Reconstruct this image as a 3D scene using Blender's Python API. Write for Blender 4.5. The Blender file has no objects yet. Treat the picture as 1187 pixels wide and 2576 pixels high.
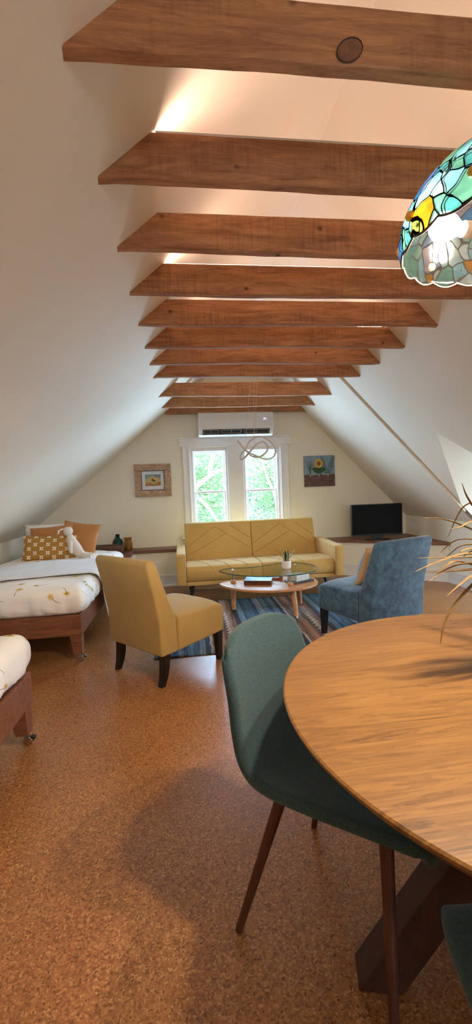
import bpy, bmesh, math, random
from mathutils import Vector, Matrix, noise
PI = math.pi
S = bpy.context.scene
C = S.collection
random.seed(7)

# ------------------------------------------------------------------ materials
class NT:
    def __init__(s, name):
        s.m = bpy.data.materials.new(name); s.m.use_nodes = True
        s.t = s.m.node_tree; s.t.nodes.clear()
        s.out = s.n('ShaderNodeOutputMaterial')
        s.tc = None
    def n(s, typ, **kw):
        x = s.t.nodes.new(typ)
        for k, v in kw.items():
            if k.startswith('i_'):
                x.inputs[k[2:].replace('_', ' ')].default_value = v
            else: setattr(x, k, v)
        return x
    def l(s, a, b): s.t.links.new(a, b)
    def obj(s, scale=(1, 1, 1), rot=(0, 0, 0), rnd=False):
        if s.tc is None: s.tc = s.n('ShaderNodeTexCoord')
        mp = s.n('ShaderNodeMapping'); mp.inputs['Scale'].default_value = scale; mp.inputs['Rotation'].default_value = rot
        s.l(s.tc.outputs['Object'], mp.inputs['Vector'])
        if rnd:
            oi = s.n('ShaderNodeObjectInfo'); mu = s.n('ShaderNodeVectorMath', operation='SCALE'); mu.inputs['Scale'].default_value = 37.0
            cb = s.n('ShaderNodeCombineXYZ'); s.l(oi.outputs['Random'], cb.inputs[0]); s.l(oi.outputs['Random'], cb.inputs[2])
            s.l(cb.outputs[0], mu.inputs[0]); s.l(mu.outputs[0], mp.inputs['Location'])
        return mp.outputs[0]
    def noise(s, vec, scale, detail=4, rough=.55, dist=0):
        x = s.n('ShaderNodeTexNoise'); s.l(vec, x.inputs['Vector'])
        x.inputs['Scale'].default_value = scale; x.inputs['Detail'].default_value = detail
        x.inputs['Roughness'].default_value = rough; x.inputs['Distortion'].default_value = dist
        return x.outputs['Fac']
    def ramp(s, fac, stops, interp='LINEAR'):
        r = s.n('ShaderNodeValToRGB'); r.color_ramp.interpolation = interp
        e = r.color_ramp.elements
        while len(e) < len(stops): e.new(.5)
        for k, (p, c) in enumerate(stops):
            e[k].position = p; e[k].color = lin(c) if len(c) == 3 else c
        s.l(fac, r.inputs['Fac']); return r.outputs['Color']
    def mix(s, fac, a, b, blend='MIX'):
        x = s.n('ShaderNodeMix', data_type='RGBA', blend_type=blend)
        for v, i in ((fac, 0), (a, 6), (b, 7)):
            if hasattr(v, 'links'): s.l(v, x.inputs[i])
            else: x.inputs[i].default_value = v if (i == 0 or len(v) == 4) else lin(v)
        return x.outputs[2]
    def math(s, op, a, b=0.0, clamp=False):
        x = s.n('ShaderNodeMath', operation=op, use_clamp=clamp)
        for v, i in ((a, 0), (b, 1)):
            if hasattr(v, 'links'): s.l(v, x.inputs[i])
            else: x.inputs[i].default_value = v
        return x.outputs[0]
    def pbr(s, col, rough=.6, metal=0, bump=None, bstr=.2, bdist=.01, **kw):
        p = s.n('ShaderNodeBsdfPrincipled')
        if hasattr(col, 'links'): s.l(col, p.inputs['Base Color'])
        else: p.inputs['Base Color'].default_value = lin(col)
        if hasattr(rough, 'links'): s.l(rough, p.inputs['Roughness'])
        else: p.inputs['Roughness'].default_value = rough
        p.inputs['Metallic'].default_value = metal
        for k, v in kw.items(): p.inputs[k.replace('_', ' ')].default_value = v
        if bump is not None:
            b = s.n('ShaderNodeBump'); b.inputs['Strength'].default_value = bstr; b.inputs['Distance'].default_value = bdist
            s.l(bump, b.inputs['Height']); s.l(b.outputs[0], p.inputs['Normal'])
        s.p = p
        s.l(p.outputs[0], s.out.inputs[0]); return s.m

def lin(c):
    f = lambda x: x / 12.92 if x <= .04045 else ((x + .055) / 1.055) ** 2.4
    c = [v / 255 for v in c]
    return (f(c[0]), f(c[1]), f(c[2]), 1)

def m_plain(name, c, rough=.6, metal=0, var=.08, scale=12, bstr=0.05, **kw):
    t = NT(name); v = t.obj(); f = t.noise(v, scale)
    col = t.mix(1.0, c, t.ramp(f, [(.2, (255 * (1 - var),) * 3), (.8, (255,) * 3)]), 'MULTIPLY')
    return t.pbr(col, rough, metal, bump=t.noise(v, scale * 8), bstr=bstr, bdist=.004, **kw)

def m_fabric(name, c, scale=520, var=.12, rough=.9, sheen=.15, bstr=.25):
    t = NT(name); v = t.obj()
    w = t.noise(v, scale, 2); big = t.noise(v, 5, 3)
    a = t.ramp(w, [(.25, tuple(x * (1 - var) for x in c)), (.75, tuple(min(255, x * (1 + var * .5)) for x in c))])
    col = t.mix(.35, a, t.mix(1.0, a, t.ramp(big, [(.3, (215, 215, 215)), (.7, (255, 255, 255))]), 'MULTIPLY'))
    return t.pbr(col, rough, bump=w, bstr=bstr, bdist=.002, Sheen_Weight=sheen)

def m_velvet(name, dark, light):
    t = NT(name); v = t.obj(); f = t.noise(v, 14, 6, .7, .4); g = t.noise(v, 60, 3)
    s = t.math('ADD', t.math('MULTIPLY', f, .8), t.math('MULTIPLY', g, .2))
    col = t.ramp(s, [(.36, dark), (.5, tuple((a + b) / 2 for a, b in zip(dark, light))), (.66, light)])
    return t.pbr(col, .75, bump=g, bstr=.1, bdist=.003, Sheen_Weight=.4, Sheen_Roughness=.4)

def m_wood(name, dark, light, stretch=(1.2, 14, 14), rough=.45, knots=0, scale=3, rnd=True, sawmarks=False, coat=0, bstr=.12):
    t = NT(name); v = t.obj(stretch, rnd=rnd)
    f = t.noise(v, scale, 8, .62, 1.2); g = t.noise(v, scale * 9, 4, .6)
    s = t.math('ADD', t.math('MULTIPLY', f, .75), t.math('MULTIPLY', g, .25))
    mid = tuple((a * .45 + b * .55) for a, b in zip(dark, light))
    col = t.ramp(s, [(.3, dark), (.5, mid), (.7, light)])
    if knots:
        v2 = t.obj((1, 1, 1.15), rnd=rnd); vo = t.n('ShaderNodeTexVoronoi'); t.l(v2, vo.inputs['Vector']); vo.inputs['Scale'].default_value = 5.5
        d = t.math('ADD', vo.outputs['Distance'], t.math('MULTIPLY', t.math('SUBTRACT', t.noise(v2, 30, 4), .5), .03))
        k = t.ramp(d, [(.02, (60, 45, 40)), (.055, (190, 180, 175)), (.09, (255, 255, 255))])
        col = t.mix(knots, col, t.mix(1.0, col, k, 'MULTIPLY'))
    if sawmarks:
        v3 = t.obj((80, 80, 4), rnd=rnd); q = t.noise(v3, 1, 3, .5, .2); patch = t.noise(t.obj(rnd=rnd), 3.2, 3)
        qq = t.ramp(q, [(.35, (150, 145, 140)), (.55, (255, 255, 255))])
        pk = t.ramp(patch, [(.45, (0, 0, 0)), (.62, (255, 255, 255))])
        col = t.mix(t.math('MULTIPLY', pk, .42), col, t.mix(1.0, col, qq, 'MULTIPLY'))
    return t.pbr(col, rough, bump=g, bstr=bstr, bdist=.004, Coat_Weight=coat, Coat_Roughness=.25)

def m_glass(name, tint=(225, 240, 236), refl=1.5):
    t = NT(name); tr = t.n('ShaderNodeBsdfTransparent'); tr.inputs[0].default_value = lin(tint)
    gl = t.n('ShaderNodeBsdfGlossy'); gl.inputs['Roughness'].default_value = .02
    fr = t.n('ShaderNodeFresnel'); ge = t.n('ShaderNodeNewGeometry'); bf = ge.outputs['Backfacing']
    t.l(t.math('ADD', t.math('MULTIPLY', bf, 1 / refl - refl), refl), fr.inputs[0])
    fac = t.math('MULTIPLY', fr.outputs[0], .9)
    mx = t.n('ShaderNodeMixShader'); t.l(fac, mx.inputs[0]); t.l(tr.outputs[0], mx.inputs[1]); t.l(gl.outputs[0], mx.inputs[2])
    t.l(mx.outputs[0], t.out.inputs[0]); return t.m

def m_colglass(name, c):
    t = NT(name); tr = t.n('ShaderNodeBsdfTransparent'); tr.inputs[0].default_value = lin(c)
    p = t.n('ShaderNodeBsdfPrincipled'); p.inputs['Base Color'].default_value = lin(c); p.inputs['Roughness'].default_value = .08
    mx = t.n('ShaderNodeMixShader'); mx.inputs[0].default_value = .6
    t.l(tr.outputs[0], mx.inputs[1]); t.l(p.outputs[0], mx.inputs[2]); t.l(mx.outputs[0], t.out.inputs[0]); return t.m

def m_emit(name, c, strength):
    t = NT(name); e = t.n('ShaderNodeEmission'); e.inputs[0].default_value = lin(c); e.inputs[1].default_value = strength
    t.l(e.outputs[0], t.out.inputs[0]); return t.m

def m_cork():
    t = NT('cork_floor'); v = t.obj()
    vd = t.n('ShaderNodeVectorMath', operation='ADD')
    nz = t.n('ShaderNodeTexNoise'); t.l(v, nz.inputs['Vector']); nz.inputs['Scale'].default_value = 70; nz.inputs['Detail'].default_value = 2
    sc = t.n('ShaderNodeVectorMath', operation='SCALE'); sc.inputs['Scale'].default_value = .012; t.l(nz.outputs['Color'], sc.inputs[0])
    t.l(v, vd.inputs[0]); t.l(sc.outputs[0], vd.inputs[1])
    vo = t.n('ShaderNodeTexVoronoi'); t.l(vd.outputs[0], vo.inputs['Vector']); vo.inputs['Scale'].default_value = 185
    sp = t.n('ShaderNodeSeparateColor'); t.l(vo.outputs['Color'], sp.inputs[0])
    fle = t.ramp(sp.outputs[0], [(0, (112, 71, 38)), (.12, (138, 90, 50)), (.5, (160, 107, 61)), (.85, (178, 123, 73)), (1, (198, 152, 98))])
    big = t.noise(v, 1.6, 3)
    col = t.mix(1.0, fle, t.ramp(big, [(.3, (232, 226, 222)), (.7, (255, 255, 255))]), 'MULTIPLY')
    ro = t.math('ADD', t.math('MULTIPLY', sp.outputs[1], .12), .27)
    return t.pbr(col, ro, bump=sp.outputs[0], bstr=.06, bdist=.002, Specular_IOR_Level=.5)

def m_rug():
    t = NT('rug_weave'); v = t.obj()
    sx = t.n('ShaderNodeSeparateXYZ'); t.l(v, sx.inputs[0])
    wob = t.math('MULTIPLY', t.math('SUBTRACT', t.noise(v, 9, 3), .5), .03)
    x = t.math('ADD', sx.outputs[0], wob)
    band = t.math('FRACT', t.math('MULTIPLY', t.math('ADD', x, 5.02), 1 / .78))
    base = t.ramp(band, [(0, (84, 124, 146)), (.1, (66, 98, 124)), (.15, (140, 160, 170)), (.19, (70, 88, 108)), (.25, (110, 150, 166)), (.30, (80, 104, 124)), (.36, (116, 142, 156)), (.42, (60, 76, 92)),
                         (.47, (196, 186, 176)), (.50, (142, 112, 98)), (.57, (176, 138, 116)), (.64, (122, 100, 94)), (.70, (186, 158, 140)), (.77, (150, 118, 104)), (.82, (88, 80, 86)), (.88, (122, 156, 170)), (.95, (74, 98, 120))], 'CONSTANT')
    st = t.noise(t.obj((95, 2.6, 1)), 1, 5, .75)
    c = t.mix(1.0, base, t.ramp(st, [(.34, (84, 82, 92)), (.5, (210, 205, 205)), (.62, (255, 255, 255))]), 'MULTIPLY')
    # zigzag motif
    zz = t.math('PINGPONG', sx.outputs[1], .036)
    d = t.math('ABSOLUTE', t.math('SUBTRACT', t.math('FRACT', t.math('MULTIPLY', t.math('ADD', t.math('ADD', x, 5.0), zz), 1 / .39)), .42))
    mz = t.ramp(d, [(.025, (255, 255, 255)), (.04, (0, 0, 0))])
    gate = t.ramp(t.noise(t.obj((3.1, .3, 1)), 1.4, 1), [(.46, (0, 0, 0)), (.52, (255, 255, 255))])
    c = t.mix(t.math('MULTIPLY', t.math('MULTIPLY', mz, gate), .6), c, (205, 205, 202))
    return t.pbr(c, .95, bump=st, bstr=.3, bdist=.003)

def m_stained():
    t = NT('stained_glass'); v = t.obj((1, 1, .72))
    nz = t.n('ShaderNodeTexNoise'); t.l(v, nz.inputs['Vector']); nz.inputs['Scale'].default_value = 9
    sc = t.n('ShaderNodeVectorMath', operation='SCALE'); sc.inputs['Scale'].default_value = .09; t.l(nz.outputs['Color'], sc.inputs[0])
    ad = t.n('ShaderNodeVectorMath', operation='ADD'); t.l(v, ad.inputs[0]); t.l(sc.outputs[0], ad.inputs[1])
    vo = t.n('ShaderNodeTexVoronoi'); vo.inputs['Scale'].default_value = 27; t.l(ad.outputs[0], vo.inputs['Vector'])
    ve = t.n('ShaderNodeTexVoronoi', feature='DISTANCE_TO_EDGE'); ve.inputs['Scale'].default_value = 27; t.l(ad.outputs[0], ve.inputs['Vector'])
    sp = t.n('ShaderNodeSeparateColor'); t.l(vo.outputs['Color'], sp.inputs[0])
    col = t.ramp(sp.outputs[0], [(0, (140, 205, 208)), (.16, (178, 222, 234)), (.32, (160, 208, 195)), (.44, (120, 175, 225)), (.56, (222, 236, 240)), (.74, (228, 170, 84)), (.82, (184, 220, 224)), (.93, (208, 198, 214))], 'CONSTANT')
    sw = t.noise(t.obj((1, 1, 3)), 18, 4, .6, 1.5)
    col = t.mix(1.0, col, t.ramp(sw, [(.3, (205, 210, 215)), (.7, (255, 255, 255))]), 'MULTIPLY')
    lead = t.ramp(ve.outputs['Distance'], [(.03, (0, 0, 0)), (.045, (255, 255, 255))])
    dim = t.mix(1.0, col, (112, 112, 112), 'MULTIPLY'); dim2 = t.mix(1.0, col, (60, 60, 60), 'MULTIPLY')
    tl = t.n('ShaderNodeBsdfTranslucent'); t.l(dim, tl.inputs[0])
    df = t.n('ShaderNodeBsdfPrincipled'); t.l(dim2, df.inputs['Base Color']); df.inputs['Roughness'].default_value = .12
    tp = t.n('ShaderNodeBsdfTransparent'); t.l(col, tp.inputs[0])
    m1 = t.n('ShaderNodeMixShader'); m1.inputs[0].default_value = .5; t.l(df.outputs[0], m1.inputs[1]); t.l(tl.outputs[0], m1.inputs[2])
    m2 = t.n('ShaderNodeMixShader'); m2.inputs[0].default_value = .34; t.l(m1.outputs[0], m2.inputs[1]); t.l(tp.outputs[0], m2.inputs[2])
    ld = t.n('ShaderNodeBsdfPrincipled'); ld.inputs['Base Color'].default_value = lin((14, 12, 11)); ld.inputs['Metallic'].default_value = 0; ld.inputs['Roughness'].default_value = .8; ld.inputs['Specular IOR Level'].default_value = 0
    m3 = t.n('ShaderNodeMixShader'); t.l(lead, m3.inputs[0]); t.l(ld.outputs[0], m3.inputs[1]); t.l(m2.outputs[0], m3.inputs[2])
    t.l(m3.outputs[0], t.out.inputs[0]); return t.m

def m_leaf(name, a, b, transl=.4):
    t = NT(name); v = t.obj(); f = t.noise(v, 1.7, 3)
    g = t.n('ShaderNodeNewGeometry'); r = g.outputs['Random Per Island']
    col = t.mix(r, t.ramp(f, [(.3, a), (.7, b)]), b)
    d = t.n('ShaderNodeBsdfDiffuse'); tl = t.n('ShaderNodeBsdfTranslucent'); t.l(col, d.inputs[0]); t.l(col, tl.inputs[0])
    mx = t.n('ShaderNodeMixShader'); mx.inputs[0].default_value = transl; t.l(d.outputs[0], mx.inputs[1]); t.l(tl.outputs[0], mx.inputs[2])
    t.l(mx.outputs[0], t.out.inputs[0]); return t.m

def m_patterned():
    # mustard cloth with small white four-petal motifs
    t = NT('mustard_print'); v = t.obj()
    sx = t.n('ShaderNodeSeparateXYZ'); t.l(v, sx.inputs[0])
    PX_, PZ_ = .122, .043
    row = t.math('FLOOR', t.math('MULTIPLY', t.math('ADD', sx.outputs[2], 3.0), 1 / PZ_))
    off = t.math('MULTIPLY', t.math('MODULO', row, 2.0), .5)
    u = t.math('MULTIPLY', t.math('SUBTRACT', t.math('FRACT', t.math('ADD', t.math('MULTIPLY', t.math('ADD', sx.outputs[0], 3.0), 1 / PX_), off)), .5), PX_)
    w = t.math('MULTIPLY', t.math('SUBTRACT', t.math('FRACT', t.math('MULTIPLY', t.math('ADD', sx.outputs[2], 3.0), 1 / PZ_)), .5), PZ_)
    au, aw = t.math('ABSOLUTE', u), t.math('ABSOLUTE', w)
    r = t.math('MAXIMUM', au, aw); dd = t.math('ABSOLUTE', t.math('SUBTRACT', au, aw))
    inside = t.math('MULTIPLY', t.math('LESS_THAN', r, .018), t.math('LESS_THAN', dd, .009))
    hole = t.math('GREATER_THAN', r, .004)
    k = t.math('MULTIPLY', inside, hole)
    n = t.noise(v, 240, 2)
    col = t.mix(k, t.ramp(n, [(.3, (150, 104, 40)), (.7, (186, 136, 62))]), (232, 220, 205))
    return t.pbr(col, .9, bump=n, bstr=.25, bdist=.002)

def m_floral():
    # white cotton with scattered pale yellow poppies on thin grey stems
    t = NT('floral_cotton'); v = t.obj()
    sv = t.n('ShaderNodeSeparateXYZ'); t.l(v, sv.inputs[0])
    sn_ = t.n('ShaderNodeSeparateXYZ'); t.l(t.tc.outputs['Normal'], sn_.inputs[0])
    nx = t.ramp(t.math('ABSOLUTE', sn_.outputs[0]), [(.55, (0, 0, 0)), (.8, (255, 255, 255))]); ny = t.ramp(t.math('ABSOLUTE', sn_.outputs[1]), [(.55, (0, 0, 0)), (.8, (255, 255, 255))])
    U = t.math('ADD', sv.outputs[0], t.math('MULTIPLY', sv.outputs[2], nx)); W_ = t.math('SUBTRACT', sv.outputs[1], t.math('MULTIPLY', sv.outputs[2], -1.0))
    cb = t.n('ShaderNodeCombineXYZ'); t.l(U, cb.inputs[0]); t.l(W_, cb.inputs[1])
    vo = t.n('ShaderNodeTexVoronoi', voronoi_dimensions='2D'); t.l(cb.outputs[0], vo.inputs['Vector']); vo.inputs['Scale'].default_value = 5.0; vo.inputs['Randomness'].default_value = .8
    d = t.math('ADD', vo.outputs['Distance'], t.math('MULTIPLY', t.math('SUBTRACT', t.noise(cb.outputs[0], 34, 3), .5), .16))
    pet = t.ramp(d, [(.02, (130, 96, 46)), (.04, (206, 166, 84)), (.08, (228, 198, 130)), (.12, (232, 214, 172)), (.14, (246, 242, 236))])
    sc = t.n('ShaderNodeSeparateColor'); t.l(vo.outputs['Color'], sc.inputs[0])
    th = t.math('MULTIPLY', sc.outputs[0], 6.283); cs, si = t.math('COSINE', th), t.math('SINE', th)
    sx = t.n('ShaderNodeSeparateXYZ'); t.l(vo.outputs['Position'], sx.inputs[0])
    dx = t.math('SUBTRACT', U, sx.outputs[0]); dy = t.math('SUBTRACT', W_, sx.outputs[1])
    al = t.math('ADD', t.math('MULTIPLY', dx, cs), t.math('MULTIPLY', dy, si)); pe = t.math('SUBTRACT', t.math('MULTIPLY', dy, cs), t.math('MULTIPLY', dx, si))
    ln = t.math('ABSOLUTE', t.math('SUBTRACT', pe, t.math('MULTIPLY', t.math('MULTIPLY', al, al), 4.5)))
    stem = t.math('MULTIPLY', t.math('LESS_THAN', ln, .0018), t.math('MULTIPLY', t.math('GREATER_THAN', al, .018), t.math('LESS_THAN', al, .085)))
    col = t.mix(stem, pet, (84, 78, 66))
    w = t.noise(v, 14, 4)
    return t.pbr(col, .85, bump=w, bstr=.25, bdist=.012, Sheen_Weight=.1)

def m_oak():
    t = NT('table_oak'); v = t.obj()
    sx = t.n('ShaderNodeSeparateXYZ'); t.l(v, sx.inputs[0])
    pl = t.math('FLOOR', t.math('MULTIPLY', t.math('ADD', sx.outputs[1], 2.0), 1 / .135))
    wn = t.n('ShaderNodeTexWhiteNoise', noise_dimensions='1D'); t.l(pl, wn.inputs['W'])
    cb = t.n('ShaderNodeCombineXYZ'); t.l(t.math('ADD', t.math('MULTIPLY', sx.outputs[0], 1.3), t.math('MULTIPLY', wn.outputs['Value'], 40.0)), cb.inputs[0])
    t.l(t.math('MULTIPLY', sx.outputs[1], 15.0), cb.inputs[1]); t.l(sx.outputs[2], cb.inputs[2])
    f = t.noise(cb.outputs[0], 2.2, 7, .6, 1.6)
    ring = t.math('FRACT', t.math('MULTIPLY', f, 7.0))
    rg = t.math('ABSOLUTE', t.math('SUBTRACT', ring, .5))
    pores = t.noise(t.obj((7, 190, 1)), 1, 4, .65)
    s_ = t.math('ADD', t.math('ADD', t.math('MULTIPLY', f, .55), t.math('MULTIPLY', rg, .22)), t.math('MULTIPLY', pores, .30))
    s_ = t.math('ADD', s_, t.math('MULTIPLY', t.math('SUBTRACT', wn.outputs['Value'], .5), .07))
    col = t.ramp(s_, [(.32, (83, 55, 24)), (.45, (118, 81, 37)), (.56, (134, 95, 46)), (.70, (147, 109, 58))])
    return t.pbr(col, .40, bump=pores, bstr=.05, bdist=.002, Coat_Weight=.1, Coat_Roughness=.3)

WALL = m_plain('wall_paint_cream', (233, 225, 205), .8, var=.03, scale=3, bstr=.03)
CEIL = m_plain('ceiling_paint', (228, 217, 198), .8, var=.03, scale=2, bstr=.03)
TRIM = m_plain('white_trim_paint', (232, 230, 228), .4, var=.03)
CORK = m_cork()
BEAM = m_wood('beam_wood', (120, 76, 47), (200, 144, 97), (1.1, 9, 9), .75, knots=.8, sawmarks=True, bstr=.3)
LEDGE = m_wood('ledge_wood', (84, 52, 38), (138, 94, 70), (1.2, 12, 12), .45)
OAK = m_oak()
WALNUT = m_wood('walnut_legs', (62, 32, 20), (98, 54, 34), (10, 10, 1.2), .4)
DARKBEAM = m_wood('dark_pedestal', (44, 24, 15), (82, 46, 28), (8, 8, 2), .5)
BEDW = m_wood('bed_wood', (96, 56, 34), (146, 92, 62), (1.5, 10, 10), .5)
BEECH = m_wood('beech', (176, 118, 74), (216, 162, 112), (1.3, 10, 10), .4)
MUSTARD = m_fabric('mustard_cloth', (188, 156, 92))
MUSTARD2 = m_fabric('gold_cloth', (208, 168, 94))
SEAM = m_fabric('gold_seam', (184, 138, 70))
BLUEV = m_velvet('blue_velvet', (30, 58, 80), (76, 114, 140))
GREEN = m_fabric('green_wool', (50, 77, 82), 190, .25)
BLACKW = m_plain('black_lacquer', (22, 18, 16), .35)
FLORAL = m_floral()
PRINT = m_patterned()
WHITEC = m_fabric('white_cotton', (228, 228, 232), 320, .06)
PLUSH = m_fabric('white_plush', (226, 214, 200), 400, .05)
RUST = m_fabric('rust_linen', (190, 128, 72))
STRIPE = m_fabric('beige_cushion', (206, 168, 122))
TEAL = m_velvet('teal_cushion', (34, 66, 84), (70, 112, 130))
CHROME = m_plain('chrome', (200, 200, 202), .18, 1, var=.02)
BRASS = m_plain('brass', (170, 130, 80), .3, 1)
BLACKP = m_plain('black_plastic', (14, 14, 16), .35)
SCREEN = m_plain('tv_screen', (4, 4, 5), .4, var=.02, bstr=0, Specular_IOR_Level=.12)
WHITEP = m_plain('white_plastic', (226, 224, 222), .4, var=.02)
CERAM = m_plain('white_ceramic', (232, 226, 218), .3, var=.02)
PANE = m_glass('window_glass', (244, 248, 248), 1.45)
TGLASS = m_glass('table_glass', (247, 252, 250), 1.5)
TEDGE = m_colglass('glass_edge', (70, 120, 112))
STAINED = m_stained()
RUGM = m_rug()
GOLDLEAF = m_plain('dry_leaf', (142, 110, 58), .5, var=.4, scale=30)
SOIL = m_plain('soil', (50, 36, 26), .9, var=.4, scale=60)
FERN = m_plain('snake_leaf', (38, 66, 44), .45, var=.5, scale=60)
CREAML = m_plain('leaf_margin', (214, 206, 150), .5)
WICK = m_wood('wicker', (72, 48, 36), (132, 98, 74), (40, 40, 60), .7, scale=2)

# ------------------------------------------------------------------ mesh helpers
class MB:
    def __init__(s): s.bm = bmesh.new()
    def box(s, c, d, rot=None, bevel=0, seg=2):
        M = Matrix.Translation(c) @ (rot.to_4x4() if rot else Matrix()) @ Matrix.Diagonal((*d, 1))
        b = bmesh.new(); bmesh.ops.create_cube(b, size=1, matrix=M)
        if bevel: bmesh.ops.bevel(b, geom=b.edges[:], offset=bevel, segments=seg, affect='EDGES', profile=.5)
        s.join(b); return s
    def join(s, b):
        me = bpy.data.meshes.new('t'); b.to_mesh(me); b.free(); s.bm.from_mesh(me); bpy.data.meshes.remove(me)
    def poly(s, pts):
        s.bm.faces.new([s.bm.verts.new(p) for p in pts]); return s
    def prism(s, pts, vec, bevel=0, seg=2):
        b = bmesh.new(); vs = [b.verts.new(p) for p in pts]; f = b.faces.new(vs)
        r = bmesh.ops.extrude_face_region(b, geom=[f])
        bmesh.ops.translate(b, verts=[g for g in r['geom'] if isinstance(g, bmesh.types.BMVert)], vec=vec)
        bmesh.ops.recalc_face_normals(b, faces=b.faces[:])
        if bevel: bmesh.ops.bevel(b, geom=[e for e in b.edges if len(e.link_faces) == 2 and e.calc_face_angle(0) > .5], offset=bevel, segments=seg, affect='EDGES', profile=.5)
        s.join(b); return s
    def tube(s, pts, r, n=10, closed=False, flat=1.0):
        pts = [Vector(p) for p in pts]; N = len(pts)
        rr = r if isinstance(r, (list, tuple)) else [r] * N
        rings = []; up = None
        for i, p in enumerate(pts):
            if closed: t = (pts[(i + 1) % N] - pts[i - 1])
            else: t = pts[min(i + 1, N - 1)] - pts[max(i - 1, 0)]
            t.normalize()
            if up is None:
                up = Vector((0, 0, 1)) if abs(t.z) < .9 else Vector((1, 0, 0))
            a = t.cross(up); a.normalize(); b = a.cross(t); b.normalize(); up = b
            rings.append([s.bm.verts.new(p + a * math.cos(2 * PI * k / n) * rr[i] + b * math.sin(2 * PI * k / n) * rr[i] * flat) for k in range(n)])
        for i in range(N if closed else N - 1):
            A, B = rings[i], rings[(i + 1) % N]
            for k in range(n): s.bm.faces.new([A[k], A[(k + 1) % n], B[(k + 1) % n], B[k]])
        if not closed:
            s.bm.faces.new(rings[0][::-1]); s.bm.faces.new(rings[-1])
        return s
    def lathe(s, prof, c=(0, 0, 0), n=28, caps=True, f=None):
        rings = []
        for r, z in prof:
            ring = []
            for k in range(n):
                a = 2 * PI * k / n; rr, zz = (r, z) if f is None else f(r, z, a)
                ring.append(s.bm.verts.new((c[0] + rr * math.cos(a), c[1] + rr * math.sin(a), c[2] + zz)))
            rings.append(ring)
        for A, B in zip(rings, rings[1:]):
            for k in range(n): s.bm.faces.new([A[k], A[(k + 1) % n], B[(k + 1) % n], B[k]])
        if caps: s.bm.faces.new(rings[0][::-1]); s.bm.faces.new(rings[-1])
        return s
    def grid(s, f, nu, nv):
        V = [[s.bm.verts.new(f(i / nu, j / nv)) for j in range(nv + 1)] for i in range(nu + 1)]
        for i in range(nu):
            for j in range(nv): s.bm.faces.new([V[i][j], V[i + 1][j], V[i + 1][j + 1], V[i][j + 1]])
        return s
    def pillow(s, w, h, t, n=18, seed=0, wr=.004, pinch=.05, sides=(-1, 1), ex=.38):
        # soft pillow in the local XZ plane, thickness along Y
        for sgn in sides:
            def f(u, v):
                a, b = u * 2 - 1, v * 2 - 1
                k = max(0, (1 - a * a) * (1 - b * b)) ** ex
                px = a * w / 2 * (1 - pinch * (1 - a * a) * 0 - pinch * (1 - b * b)); pz = b * h / 2 * (1 - pinch * (1 - a * a))
                y = sgn * t / 2 * k
                q = noise.noise(Vector((px * 9 + seed, pz * 9, sgn * 3 + seed))) * wr * (1 if k > .1 else .2)
                return (px, y + sgn * q, pz)
            s.grid(f, n, n)
        bmesh.ops.remove_doubles(s.bm, verts=s.bm.verts, dist=1e-4)
        return s

def obj(name, mb, mat, parent=None, smooth=None, bevel=0, subsurf=0, solid=0, loc=None, rot=None):
    bm = mb.bm if isinstance(mb, MB) else mb
    bmesh.ops.recalc_face_normals(bm, faces=bm.faces[:])
    me = bpy.data.meshes.new(name); bm.to_mesh(me); bm.free()
    if smooth:
        me.shade_smooth()
        try: me.set_sharp_from_angle(angle=math.radians(smooth))
        except Exception: pass
    o = bpy.data.objects.new(name, me); C.objects.link(o)
    for m in (mat if isinstance(mat, list) else [mat]): me.materials.append(m)
    if parent is not None: o.parent = parent
    if loc: o.location = loc
    if rot: o.rotation_euler = rot
    if bevel:
        b = o.modifiers.new('bevel', 'BEVEL'); b.width = bevel; b.segments = 3; b.limit_method = 'ANGLE'
    if solid:
        q = o.modifiers.new('solid', 'SOLIDIFY'); q.thickness = solid; q.offset = 0
    if subsurf:
        q = o.modifiers.new('sub', 'SUBSURF'); q.levels = q.render_levels = subsurf
    return o

def tag(o, label, cat, group=None):
    o['label'] = label; o['category'] = cat
    if group: o['group'] = group
    return o
def thing(name, label, cat, loc=(0, 0, 0), rz=0, group=None):
    o = bpy.data.objects.new(name, None); C.objects.link(o); o.empty_display_size = .1
    o.location = loc; o.rotation_euler = (0, 0, rz)
    return tag(o, label, cat, group)
def struct(name, mb, mat, parent=None, **kw):
    o = obj(name, mb, mat, parent, **kw)
    if parent is None: o['kind'] = 'structure'
    return o
def copy_tree(o, parent=None):
    c = o.copy(); C.objects.link(c)
    if parent is not None: c.parent = parent
    for ch in list(o.children): copy_tree(ch, c)
    return c
def V(*a): return Vector(a)
def catmull(P, n=8, closed=False):
    P = [Vector(p) for p in P]; out = []; N = len(P)
    for i in range(N if closed else N - 1):
        if closed: a, b, c, d = P[i - 1], P[i], P[(i + 1) % N], P[(i + 2) % N]
        else: a, b, c, d = P[max(i - 1, 0)], P[i], P[i + 1], P[min(i + 2, N - 1)]
        for k in range(n):
            t = k / n
            out.append(.5 * ((2 * b) + (c - a) * t + (2 * a - 5 * b + 4 * c - d) * t * t + (3 * b - a - 3 * c + d) * t ** 3))
    if not closed: out.append(P[-1])
    return out

# ------------------------------------------------------------------ room shell
GY = 5.80; RY = -2.8                    # front gable, rear gable
XL, XR = -2.05, 3.16                    # knee walls
def zl(x): return 2.184 + .8345 * (x + .318)
def zr(x): return 2.252 - 1.0237 * (x - 1.705)
RX = .833; RZ = zl(RX)
KL, KR = zl(XL), zr(XR)
DY0, DY1, DX = 2.95, 4.25, 4.35         # dormer far and near sides, end wall
DAX = 2.268; DAZ = zr(DAX); DEX = 2.953; DEZ = zr(DEX); DMY = (DY0 + DY1) / 2

struct('floor', MB().prism([(XL - .1, RY - .1, 0), (DX + .1, RY - .1, 0), (DX + .1, GY + .1, 0), (XL - .1, GY + .1, 0)], (0, 0, -.1)), CORK)

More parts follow.
